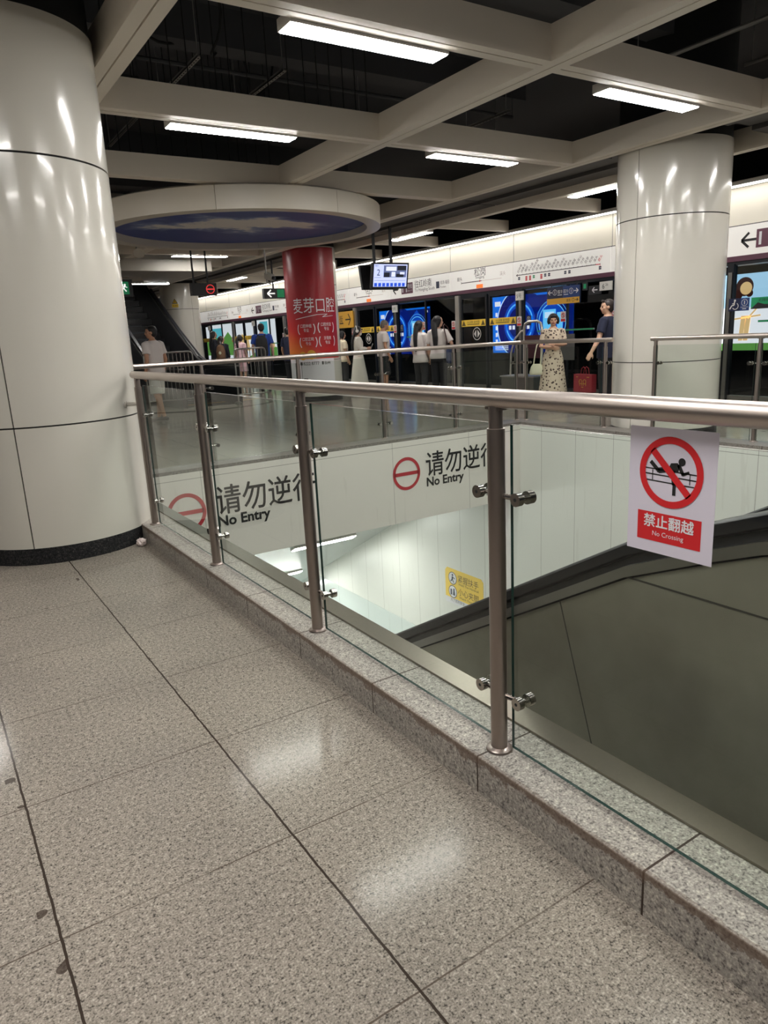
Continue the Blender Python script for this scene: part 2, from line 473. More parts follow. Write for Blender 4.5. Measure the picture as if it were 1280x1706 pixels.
for y in YQ:
    for i in range(3):
        channel_q(y, 0.17, PXS[i] + 0.095, PXS[i + 1] - 0.095, 'trim_%d' % tn); tn += 1
channel_p(8.50, 0.13, Y0, 36, 'trim_%d' % tn); tn += 1
for i in range(-2, 10):
    y = 8.8 + 2.25 * i
    g = G(); g.box(8.565, 10.25, y - 0.05, y + 0.05, BZ, BZ + 0.2); struct('trim_%d' % tn, g, M['beam_paint']); tn += 1
# grey duct boards over the column line
g = G()
for a, c in ((Y0, 4.85), (6.35, 13.9), (15.5, 23.0), (24.6, 34)):
    for x0, x1, z in ((7.19, 7.62, 3.3), (7.66, 8.02, 3.34), (8.06, 8.42, 3.3)):
        y = a
        while y < c - 0.1:
            e = min(y + 2.96, c); g.box(x0, x1, y, e, z, z + 0.08); y = e + 0.04
struct('trim_%d' % tn, g, M['duct_grey']); tn += 1
# cable struts, conduits and drooping cables in the plenum
def strut(x, y0, y1, z, lab):
    g = G(); g.box(x - 0.02, x + 0.02, y0, y1, z, z + 0.012); g.box(x - 0.02, x - 0.016, y0, y1, z, z + 0.03); g.box(x + 0.016, x + 0.02, y0, y1, z, z + 0.03)
    n = int((y1 - y0) / 0.06)
    for i in range(n): g.box(x - 0.006, x + 0.006, y0 + 0.03 + i * 0.06, y0 + 0.055 + i * 0.06, z - 0.001, z + 0.0005, 1)
    g.cyl((x, y0 + 0.05, z), (x, y0 + 0.05, 4.6), 0.005, n=6); g.cyl((x, y1 - 0.05, z), (x, y1 - 0.05, 4.6), 0.005, n=6)
    tag(g.build('ceiling_strut', [M['galv'], M['joint_black']]), lab, 'strut', 'perforated struts above the ceiling grid')
strut(2.73, 7.0, 8.3, 3.9, 'perforated grey metal strut in the ceiling void above the left lamp')
strut(3.59, 7.0, 8.3, 3.9, 'perforated grey metal strut in the ceiling void, right of its twin above the left lamp')
strut(2.70, 9.0, 10.4, 3.9, 'perforated grey metal strut in the ceiling void nearest the left column')
strut(6.63, 7.1, 7.95, 3.9, 'short perforated metal strut in the ceiling void beyond the four-way crossing of beams')
def pipe(pts, r, m, lab, name='conduit'):
    g = G(); g.loft(pts, [r] * len(pts), n=8)
    for q in (pts[0], pts[-1]): g.cyl((q[0], q[1] + (.08 if q is pts[0] else -.08) * (pts[0][0] == pts[-1][0]), q[2]), (q[0], q[1] + (.08 if q is pts[0] else -.08) * (pts[0][0] == pts[-1][0]), 4.6), 0.005, n=6)
    return tag(g.build(name, M[m]), lab, 'pipe', 'pipes in the ceiling void')
pipe([(1.6, 7.33, 3.93), (4.4, 7.33, 3.93), (6.9, 7.33, 3.93)], 0.022, 'plenum_pipe', 'long dark conduit running across the ceiling void above the lamps')
pipe([(6.86, 3.2, 3.9), (6.86, 5.5, 3.9)], 0.022, 'galv', 'thin grey conduit in the ceiling void at top right, the one further left')
pipe([(7.85, 3.6, 3.9), (7.85, 4.85, 3.9)], 0.02, 'galv', 'thin grey conduit in the ceiling void at top right, near the right edge')
pipe([(4.9, 7.75, 3.75), (7.0, 7.75, 3.75)], 0.02, 'galv', 'pale conduit in the ceiling void behind the beam crossing')
pipe([(0.2, 7.2, 3.7), (2.2, 7.2, 3.7)], 0.03, 'plenum_pipe', 'dark pipe in the ceiling void beside the top of the left column')
pipe([(1.46, 3.5, 3.8), (1.46, 9, 3.8)], 0.045, 'pipe_red', 'rusty red sprinkler pipe in the ceiling void by the left column top')
def cable(p, q, sag, lab):
    pts = []
    for i in range(13):
        t = i / 12; v = Vector(p).lerp(Vector(q), t); v.z -= sag * 4 * t * (1 - t); v.x += 0.05 * math.sin(t * 9); pts.append(v)
    g = G(); g.loft(pts, [0.014] * 13, n=6)
    tag(g.build('cable', M['joint_black']), lab, 'cable', 'cables in the ceiling void')
cable((1.9, 6.9, 4.6), (3.1, 8.1, 4.6), 0.42, 'black cable drooping in the ceiling void above the left strut')
cable((2.9, 6.9, 4.6), (3.3, 8.1, 4.6), 0.46, 'black cable loop between the two perforated struts')
cable((3.45, 7.9, 4.6), (4.1, 8.3, 4.6), 0.6, 'black cable hanging at the end of the right perforated strut')

# ------------------------------------------------------------------ lamps
def make_lamp():
    t = thing('ceiling_lamp', 'x', 'ceiling lamp', (0, 0, 0), 0, 'linear lamps of the ceiling grid')
    g = G(); g.box(-0.6, 0.6, -0.09, 0.09, 0.006, 0.075); g.build('lamp_housing', M['lamp_body'], t)
    g = G(); g.box(-0.59, 0.59, -0.082, 0.082, 0, 0.008); g.build('diffuser', M['lamp_glow'], t, ang=None)
    return t
lamp0 = make_lamp(); first = True
def put_lamp(x, y, z, lab, rz=0):
    global first
    o = lamp0 if first else copy_tree(lamp0); first = False
    o.location = (x, y, z); o.rotation_euler = (0, 0, rz); o['label'] = lab
    return o
LZ = 3.178
put_lamp(2.86, 4.38, LZ, 'biggest bright linear ceiling lamp at the top centre of the view')
put_lamp(2.83, 6.62, LZ, 'bright linear ceiling lamp left of centre, beside the white column')
put_lamp(5.70, 4.38, LZ, 'bright linear ceiling lamp at top right, above the far white column')
put_lamp(5.65, 6.62, LZ, 'linear ceiling lamp right of centre, in front of the beam behind the crossing')
put_lamp(5.67, 15.66, LZ, 'thin bright ceiling lamp beyond the round ceiling ring')
put_lamp(5.5, 19.4, 2.93, 'thin distant ceiling lamp over the up escalator')
OUT = 'linear ceiling lamp of the grid, out of view'
for x, y in ((0.1, 8.92), (0.1, 2.11), (2.86, 2.11), (5.7, 2.11), (8.0, -0.3), (2.86, -0.16), (0.1, -0.16), (5.7, -0.16)):
    put_lamp(x, y, LZ, OUT)
for y, lab in ((-0.9, OUT), (3.1, OUT), (7.35, 'linear lamp along the platform edge, just left of the far white column'),
               (12.05, 'linear lamp along the platform edge above the hanging monitor'), (16.5, 'small linear lamp along the platform edge behind the red column'), (21.0, 'small distant lamp along the platform edge left of the red column'), (25.4, 'tiny far lamp along the platform edge over the last doors')):
    put_lamp(8.66, y, LZ + 0.01, lab, PI / 2)
# lamps down in the shaft, on the sloping soffit
for x, y, lab in ((5.47, 10.48, 'bright lamp on the sloping soffit, seen under the notice wall, upper one'), (5.47, 12.75, 'bright lamp on the sloping soffit, lower one near the kerb'),
                  (2.7, 10.48, OUT), (2.7, 12.75, OUT), (5.47, 15.0, OUT), (2.7, 15.0, OUT)):
    o = put_lamp(x, y, zs(y) - 0.052, lab); o.rotation_euler = (-math.atan(0.5386), 0, 0)
for y in (17.0, 18.6): 
    for x in (2.8, 5.4): put_lamp(x, y, zs(16.2) - 0.1, OUT)
# continuous strip over the screen doors
g = G(); g.box(10.27, 10.335, Y0, 36, 3.150, 3.165, 0); g.box(10.25, 10.5, Y0, 36, 3.165, 3.22, 1)
tag(g.build('strip_light', [M['strip_glow'], M['lamp_body']]), 'long continuous white strip light above the cream header of the platform doors', 'strip light')

# ------------------------------------------------------------------ columns
def column(name, cx, cy_, seam, lab, rad=0.62, group='white panel clad columns', zbot=0.11):
    t = thing('column', lab, 'column', (cx, cy_, 0), 0, group)
    g = G(); g.cyl((0, 0, 0), (0, 0, 4.6), rad - 0.012, n=64); g.build('core', M['joint_black'], t)
    g = G(); g.cyl((0, 0, 0), (0, 0, zbot), rad + 0.001, n=64); g.build('skirting', M['dark_granite'], t)
    for a, b in ((zbot, 0.886), (0.896, 2.478), (2.49, 3.267)):
        for s in range(3):
            a0 = R(seam + 120 * s) + 0.007; a1 = R(seam + 120 * (s + 1)) - 0.007
            g = G(); n = 30; vs = []; fs = []
            for i in range(n + 1):
                q = a0 + (a1 - a0) * i / n
                for rr, z in ((rad, a), (rad, b), (rad - 0.014, b), (rad - 0.014, a)):
                    vs.append((rr * math.cos(q), rr * math.sin(q), z))
            for i in range(n):
                for j in range(4):
                    fs.append((i * 4 + j, (i + 1) * 4 + j, (i + 1) * 4 + (j + 1) % 4, i * 4 + (j + 1) % 4))
            fs += [(0, 1, 2, 3), (n * 4 + 3, n * 4 + 2, n * 4 + 1, n * 4)]
            g.add(vs, fs); g.build('cladding_panel', M['column_enamel'], t)
    return t
column('c', 0.771, 5.552, -116.6, 'huge glossy white column filling the left side, beside the near railing')
column('c', 7.80, 5.61, 180, 'glossy white panelled column standing in the far railing at right')
column('c', 7.80, 14.72, 150, 'white column wrapped in a red advertising banner', 0.57)
column('c', 7.78, 23.8, 170, 'distant white column beside the up escalator', 0.6)

# ------------------------------------------------------------------ railings
def railing(lab, runs, gx, name='railing'):
    """runs: list of dict(axis, c, a, b, posts, gap, side)"""
    t = thing('railing', lab, 'railing', (0, 0, 0))
    RZ = 1.165
    for q in runs:
        ax = q['ax']; c = q['c']
        P = (lambda s, off=0.0, c=c: (c + off, s)) if ax == 'y' else (lambda s, off=0.0, c=c: (s, c + off))
        g = G(); r = q.get('r', 0.0255)
        p0 = P(q['a']); p1 = P(q['b']); n = 8
        g.loft([(p0[0] + (p1[0] - p0[0]) * i / n, p0[1] + (p1[1] - p0[1]) * i / n, RZ) for i in range(n + 1)], [r] * (n + 1), n=28)
        g.build('handrail', M['steel_rail'], t)
        for s in q['posts']:
            x, y = P(s)
            g = G(); g.cyl((x, y, KZ), (x, y, 1.085), 0.0245, n=24); g.cyl((x, y, 1.085), (x, y, 1.145), 0.0195, n=20)
            g.loft([(x, y, KZ), (x, y, KZ + 0.006), (x, y, KZ + 0.012)], [0.04, 0.038, 0.028], n=24)
            d = 0.03
            e = (0, d) if ax == 'y' else (d, 0)
            g.obox((x - e[0] - (0.012 if ax == 'y' else 0), y - e[1] - (0.012 if ax == 'x' else 0), 1.135), (2 * e[0] + (0.024 if ax == 'y' else 0), 0, 0), (0, 2 * e[1] + (0.024 if ax == 'x' else 0), 0), (0, 0, 0.012))
            po = g.build('post', M['steel_post'], t)
            for z in (0.30, 0.90):
                g = G(); sd = q['side']
                for sg in (-1, 1):
                    if (s + sg * 0.1 > max(q['a'], q['b'])) or (s + sg * 0.1 < min(q['a'], q['b'])): continue
                    k = s + sg * 0.078
                    a = P(s, sd * 0.004); b_ = P(k, sd * 0.018)
                    g.cyl((a[0], a[1], z), (b_[0], b_[1], z), 0.008, n=10)
                    for u0, u1, rr in ((sd * -0.006, sd * 0.012, 0.0185), (sd * 0.0, sd * 0.05, 0.008), (sd * 0.036, sd * 0.056, 0.0185)):
                        a = P(k, u0); b_ = P(k, u1); g.cyl((a[0], a[1], z), (b_[0], b_[1], z), rr, n=18)
                    a = P(k, sd * -0.0065); b_ = P(k, sd * -0.004); g.cyl((a[0], a[1], z), (b_[0], b_[1], z), 0.005, n=8, m=1)
                g.build('glass_clamp', [M['steel_chrome'], M['joint_black']], po)
        for a, b in q['panes']:
            g = G(); u0, u1 = q['side'] * 0.021, q['side'] * 0.031
            A = P(a, u0); B = P(b, u1)
            x0, x1 = sorted((A[0], B[0])); y0, y1 = sorted((A[1], B[1])); z0, z1 = KZ + 0.012, 1.095
            vs = [(x, y, z) for z in (z0, z1) for y in (y0, y1) for x in (x0, x1)]
            big = [(0, 4, 6, 2), (1, 3, 7, 5)] if ax == 'y' else [(0, 1, 5, 4), (2, 6, 7, 3)]
            oth = [(0, 2, 3, 1), (4, 5, 7, 6)] + ([(0, 1, 5, 4), (2, 6, 7, 3)] if ax == 'y' else [(0, 4, 6, 2), (1, 3, 7, 5)])
            g.add(vs, big, 0); g.add(vs, oth, 1)
            g.build('glass_panel', [M['glass_clear'], M['glass_edge']], t, ang=30)
    return t
NP = (0.245, 1.445, 2.6, 3.82, 5.05)
near = railing('near glass and steel railing along the granite kerb, closest to the viewer',
        [dict(ax='y', c=1.295, a=-1.0, b=5.13, posts=NP, side=1, panes=[(-0.9, 0.212)] + [(NP[i] + 0.033, NP[i + 1] - 0.033) for i in range(4)])], 0)
g = G(); g.cyl((1.29, 5.06, 0.97), (1.2, 5.14, 0.97), 0.014, n=14); g.cyl((1.225, 5.118, 0.97), (1.2, 5.14, 0.97), 0.024, n=18); g.build('wall_bracket', M['steel_bright'], near)
FP = (1.44, 2.55, 3.66, 4.77, 5.88, 6.97)
railing('far railing along the end wall and round its corner to the white column',
        [dict(ax='x', c=7.35, a=1.3, b=7.06, posts=FP, side=-1, panes=[(FP[i] + 0.033, FP[i + 1] - 0.033) for i in range(5)]),
         dict(ax='y', c=7.05, a=7.36, b=5.80, posts=(7.24, 5.9), side=-1, panes=[(5.933, 7.207)])], 0)
railing('far railing in front of the white column running on to the right edge',
        [dict(ax='y', c=7.05, a=5.26, b=-1.0, posts=(5.2, 4.0, 2.8), side=-1, panes=[(4.033, 5.167), (2.833, 3.967), (1.6, 2.767)])], 0)

# sticker on the near glass
g = G(); O = (1.3155, 0.92, 0.984)
sig = thing('no_climbing_sign', 'white sheet with red no-climbing symbol taped to the near glass panel', 'sign', O)
g = G(); g.prism([(-0.105, -0.139), (0.105, -0.139), (0.105, 0.139), (-0.105, 0.139)], (0, 0, 0), UX, VZ, 0, 0.0006); g.build('sheet', M['paper_white'], sig)
Z0 = (0, 0, 0); cc = 0.045
g = G()
bl = []
for zz in (0.004, -0.008, -0.022): bl.append(line((-0.064, cc + zz + 0.001), (0.064, cc + zz - 0.002), 0.0026))
for xx in (-0.044, 0.046): bl.append(line((xx, cc + 0.002), (xx, cc - 0.02), 0.002))
bl.append(circ(0.026, cc + 0.026, 0.0085, 20))
bl.append(poly((-0.006, cc + 0.008), (0.000, cc + 0.021), (0.016, cc + 0.023), (0.022, cc + 0.016), (0.018, cc + 0.004), (0.002, cc + 0.004)))
bl.append(line((0.018, cc + 0.02), (0.030, cc - 0.001), 0.008)); bl.append(line((0.028, cc - 0.001), (0.044, cc + 0.006), 0.006))
bl.append(line((0.0, cc + 0.008), (-0.03, cc + 0.002), 0.012)); bl.append(line((-0.028, cc - 0.0), (-0.050, cc + 0.020), 0.009))
bl.append(line((0.004, cc + 0.006), (0.010, cc - 0.025), 0.011)); bl.append(line((0.010, cc - 0.022), (0.010, cc - 0.048), 0.008))
g.flat(bl, Z0, UX, VZ, 0.0012); g.build('pictogram', M['ink_black'], sig, ang=None)
g = G(); g.flat([annul(0, cc, 0.062, 0.077, 48), line((-0.046, cc + 0.046), (0.046, cc - 0.046), 0.0155)], Z0, UX, VZ, 0.0018)
g.build('prohibition_ring', M['sign_red'], sig, ang=None)
g = G(); g.flat([quad(-0.078, 0.078, -0.112, -0.047)], Z0, UX, VZ, 0.0012); g.build('red_panel', M['sign_red'], sig, ang=None)
g = G(); bold(g, '禁止翻越', 0, -0.078, 0.031, Z0, UX, VZ, 0.0018, align='c', width=0.122, k=0.0006); text(g, 'No Crossing', 0, -0.099, 0.015, Z0, UX, VZ, 0.0018, align='c')
g.build('lettering', M['sign_white'], sig, ang=None)

# crumpled tissue on the floor by the kerb
random.seed(3); bm = bmesh.new(); bmesh.ops.create_icosphere(bm, subdivisions=3, radius=0.033)
for v in bm.verts: v.co *= 0.72 + 0.5 * random.random(); v.co.z *= 0.85
me = bpy.data.meshes.new('tissue'); bm.to_mesh(me); bm.free(); me.materials.append(mat('tissue', rgb(222, 206, 204), 0.8))
o = link('tissue', me); o.location = (1.165, 4.98, 0.026); tag(o, 'crumpled pale tissue on the floor where the kerb meets the big white column', 'tissue')

# ------------------------------------------------------------------ notices on the shaft walls
def no_entry(cx, cz, tx, lab):
    t = thing('no_entry_sign', lab, 'sign', (cx, HY1 - 0.014, cz), 0, 'no entry notices on the end wall')
    g = G(); g.flat([annul(0, 0, 0.165, 0.205, 48), quad(-0.18, 0.18, -0.022, 0.022)], Z0, UY, VZ, 0.002); g.build('prohibition_ring', M['ink_red'], t, ang=None)
    g = G(); dx = tx - cx
    bold(g, '请勿逆行', dx, -0.055, 0.335, Z0, UY, VZ, 0.002, width=1.17); g.build('chinese_lettering', M['ink_black'], t, ang=None)
    g = G(); text(g, 'No Entry', dx, -0.205, 0.155, Z0, UY, VZ, 0.002, width=0.60, weight=0.03); g.build('english_lettering', M['ink_black'], t, ang=None)
no_entry(2.155, -0.325, 2.475, 'no entry notice with red ring on the end wall, left one, nearer the big column')
no_entry(4.915, -0.315, 5.215, 'no entry notice with red ring on the end wall, right one near the post')
t = thing('escalator_safety_sign', 'yellow escalator safety notice on the white shaft wall, partly hidden by the handrail', 'sign', (HX1 - 0.013, 8.40, -2.66))
W, H = 0.47, 0.30
g = G(); g.prism([(-W, -H + .1), (W, -H + .1), (W, H - .05), (W - .05, H), (-W + .05, H), (-W, H - .05)], Z0, UX, VZ, 0, 0.004); g.build('yellow_plate', M['sign_yellow'], t)
g = G(); g.prism([(-W, -H), (W, -H), (W, -H + .1), (-W, -H + .1)], Z0, UX, VZ, 0, 0.004); g.build('white_plate', M['sign_white'], t)
g = G(); g.flat([circ(-0.28, 0.14, 0.105), circ(-0.28, -0.09, 0.105)], Z0, UX, VZ, 0.005); g.build('symbol_disc', M['sign_white'], t, ang=None)
g = G(); g.flat([annul(-0.28, 0.14, 0.095, 0.107), annul(-0.28, -0.09, 0.095, 0.107), circ(-0.28, 0.195, 0.02, 12), line((-0.28, 0.17), (-0.29, 0.11), 0.035), line((-0.29, 0.12), (-0.33, 0.08), 0.02), line((-0.28, 0.11), (-0.25, 0.07), 0.02), line((-0.28, 0.16), (-0.22, 0.14), 0.015),
    quad(-0.34, -0.30, -0.15, -0.05), poly((-0.28, -0.15), (-0.22, -0.15), (-0.235, -0.03), (-0.265, -0.03))], Z0, UX, VZ, 0.006)
g.build('symbol', M['sign_navy'], t, ang=None)
g = G(); text(g, '紧握扶手', -0.14, 0.12, 0.135, Z0, UX, VZ, 0.006, width=0.5); text(g, 'Hold The Handrail', -0.12, 0.06, 0.055, Z0, UX, VZ, 0.006, width=0.48)
text(g, '小心夹脚', -0.14, -0.10, 0.135, Z0, UX, VZ, 0.006, width=0.5); text(g, 'Watch Your Feet', -0.12, -0.165, 0.055, Z0, UX, VZ, 0.006, width=0.46); g.build('lettering', M['sign_brown'], t, ang=None)
g = G(); text(g, '为了您的安全，请站稳扶好', -0.34, -0.255, 0.06, Z0, UX, VZ, 0.006, width=0.72); g.build('small_lettering', M['ink_grey'], t, ang=None)

# ------------------------------------------------------------------ escalators
mat('esc_seam', rgb(58, 56, 50), 0.5)
# thin hanger rods in the ceiling void
g = G(); g.cyl((0, 0, 0), (0, 0, 1.16), 0.005, n=6); rod = g.build('hanger_rod', M['joint_black']); rod.location = (2.0, 8.4, 3.44)
tag(rod, 'thin dark hanger rod in the ceiling void', 'rod', 'hanger rods in the ceiling void')
for i in range(34):
    c = rod.copy(); COL.objects.link(c); j = i % 17
    c.location = (1.75 + j * 0.155 + 0.05 * math.sin(i * 7), (8.75, 6.47)[i // 17] + 0.03 * math.cos(i * 5), 3.44)
def interp(pts, y):
    for (a, h0), (b, h1) in zip(pts, pts[1:]):
        if a <= y <= b: return h0 + (h1 - h0) * (y - a) / (b - a)
    return pts[0][1] if y < pts[0][0] else pts[-1][1]
def escalator(lab, path, x0, x1, side_m, deck_m, tread_m, down):
    t = thing('escalator', lab, 'escalator', ((x0 + x1) / 2, path[0][0], 0))
    ox, oy = (x0 + x1) / 2, path[0][0]
    ys = sorted(set([p[0] for p in path] + [path[0][0] + i * (path[-1][0] - path[0][0]) / 60 for i in range(61)]))
    h = [(y - oy, interp(path, y)) for y in ys]
    for sg in (-1, 1):
        xo = (x0 if sg < 0 else x1) - ox          # outer face
        D = -sg                                    # towards the middle
        def slab(a, b, top, bot):
            g = G(); pl = [(y, z - top) for y, z in h] + [(y, z - bot) for y, z in reversed(h)]
            # build as strip of quads to keep it convex
            lo, hi = sorted((xo + D * a, xo + D * b)); vs = []; fs = []
            for y, z in h:
                vs += [(lo, y, z - top), (hi, y, z - top), (hi, y, z - bot), (lo, y, z - bot)]
            for i in range(len(h) - 1):
                for j in range(4): fs.append((i * 4 + j, i * 4 + (j + 1) % 4, (i + 1) * 4 + (j + 1) % 4, (i + 1) * 4 + j))
            n = len(h) - 1
            fs += [(3, 2, 1, 0), (n * 4, n * 4 + 1, n * 4 + 2, n * 4 + 3)]
            return g.add(vs, fs)
        g = G(); g.loft([(xo + D * 0.04, y, z - 0.025) for y, z in h], [(0.042, 0.025)] * len(h), n=16, up=(1, 0, 0), rnd=True)
        g.build('handrail', M['rubber_black'], t)
        slab(0.02, 0.06, 0.045, 0.085).build('handrail_guide', M['rubber_dark'], t)
        slab(-0.012, 0.11, 0.08, 0.118).build('deck_strip', M[deck_m], t)
        slab(0.0, 0.05, 0.126, 1.75).build('side_panel', M[side_m], t)
        slab(0.008, 0.05, 0.117, 0.127).build('shadow_gap', M['joint_black'], t)
        slab(0.051, 0.11, 0.118, 1.1).build('inner_panel', M['esc_black'], t)
        if down and sg < 0:
            g = G()
            g.obox((xo - 0.0015, 1.735 - oy, 0.40), (0.002, 0, 0), (0, 0.004, 0), (0, -0.30, -0.95))
            g.obox((xo - 0.0015, 1.50 - oy, 0.535), (0.003, 0, 0), (0, 0, 0.006), (0, -1.6, -0.0))
            g.obox((xo - 0.0015, 3.30 - oy, -0.36), (0.003, 0, 0), (0, 0.006, 0), (0, -0.20, -0.95))
            g.build('panel_seam', M['esc_seam'], t)
    # steps
    st = [(y, z - 0.95) for y, z in h]
    g = G(); run = 0.36; y = h[0][0]
    while y < h[-1][0] - run:
        za = interp(st, y + run / 2); zb = interp(st, y + run * 1.5)
        g.box(x0 - ox + 0.12, x1 - ox - 0.12, y, y + run, min(za, zb) - 0.15, za); y += run
    g.build('steps', M[tread_m], t)
    return t
EP = [(-1.0, .95), (0.2, .95), (0.5, .932), (0.75, .895), (0.996, .836), (1.138, .782), (1.443, .655), (2.891, -.166), (12.6, -5.69)]
escalator('down escalator in the opening with black handrail and dull steel side panels', EP, 1.85, 3.28, 'esc_cladding', 'steel_dull', 'step_metal', True)
UP = [(15.7, .95), (17.4, .95), (17.8, .985), (18.2, 1.09), (19.6, 1.78), (22.2, 3.2), (24.4, 4.4)]
escalator('black up escalator climbing away at far left behind the man in white', UP, 4.95, 6.35, 'esc_black', 'steel_dull', 'esc_black', False)

# ------------------------------------------------------------------ round ceiling ring with painted sky
RC = (4.45, 10.42)
t = thing('ceiling_ring', 'big round cream ceiling ring with a painted blue sky inside', 'ceiling feature', (RC[0], RC[1], 2.9))
for s in range(8):
    g = G(); n = 16; a0 = R(-121 + 45 * s) + 0.0015; a1 = R(-121 + 45 * (s + 1)) - 0.0015; vs = []; fs = []
    for i in range(n + 1):
        q = a0 + (a1 - a0) * i / n
        for rr, z in ((2.03, 0.0), (2.03, 0.27), (1.97, 0.30), (1.83, 0.30), (1.83, 0.0)):
            vs.append((rr * math.cos(q), rr * math.sin(q), z))
    for i in range(n):
        for j in range(5): fs.append((i * 5 + j, (i + 1) * 5 + j, (i + 1) * 5 + (j + 1) % 5, i * 5 + (j + 1) % 5))
    fs += [(0, 1, 2, 3, 4), tuple(n * 5 + j for j in (4, 3, 2, 1, 0))]
    g.add(vs, fs); g.build('ring_segment', M['fascia_cream'], t)
m = mat('painted_sky', rgb(60, 84, 150), 0.5); k = N(m); co, x, y, z = k.coords()
n1 = k.noise(co, 0.75, 6, 0.62, (1, 1.6, 1)); dd = k.n('ShaderNodeVectorMath', operation='LENGTH')
mp = k.n('ShaderNodeMapping'); mp.inputs['Location'].default_value = (0.1, 0.1, 0); mp.inputs['Scale'].default_value = (0.75, 1.3, 1); k.l(co, mp.inputs[0]); k.l(mp.outputs[0], dd.inputs[0])
f = k.math('ADD', n1, k.math('MULTIPLY', k.math('SUBTRACT', 0.9, dd.outputs['Value']), 0.28))
k.l(k.ramp(f, (0.46, rgb(52, 72, 146)), (0.55, rgb(120, 138, 186)), (0.60, rgb(232, 228, 224))), k.b.inputs['Base Color'])
g = G(); g.cyl((0, 0, 0.10), (0, 0, 0.13), 1.83, n=64); g.build('sky_panel', m, t)
# flat white soffit over the far escalator
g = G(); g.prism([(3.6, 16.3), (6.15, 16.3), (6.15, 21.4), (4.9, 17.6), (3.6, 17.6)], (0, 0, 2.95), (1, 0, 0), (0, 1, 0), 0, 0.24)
struct('trim_90', g, M['void_soffit'])

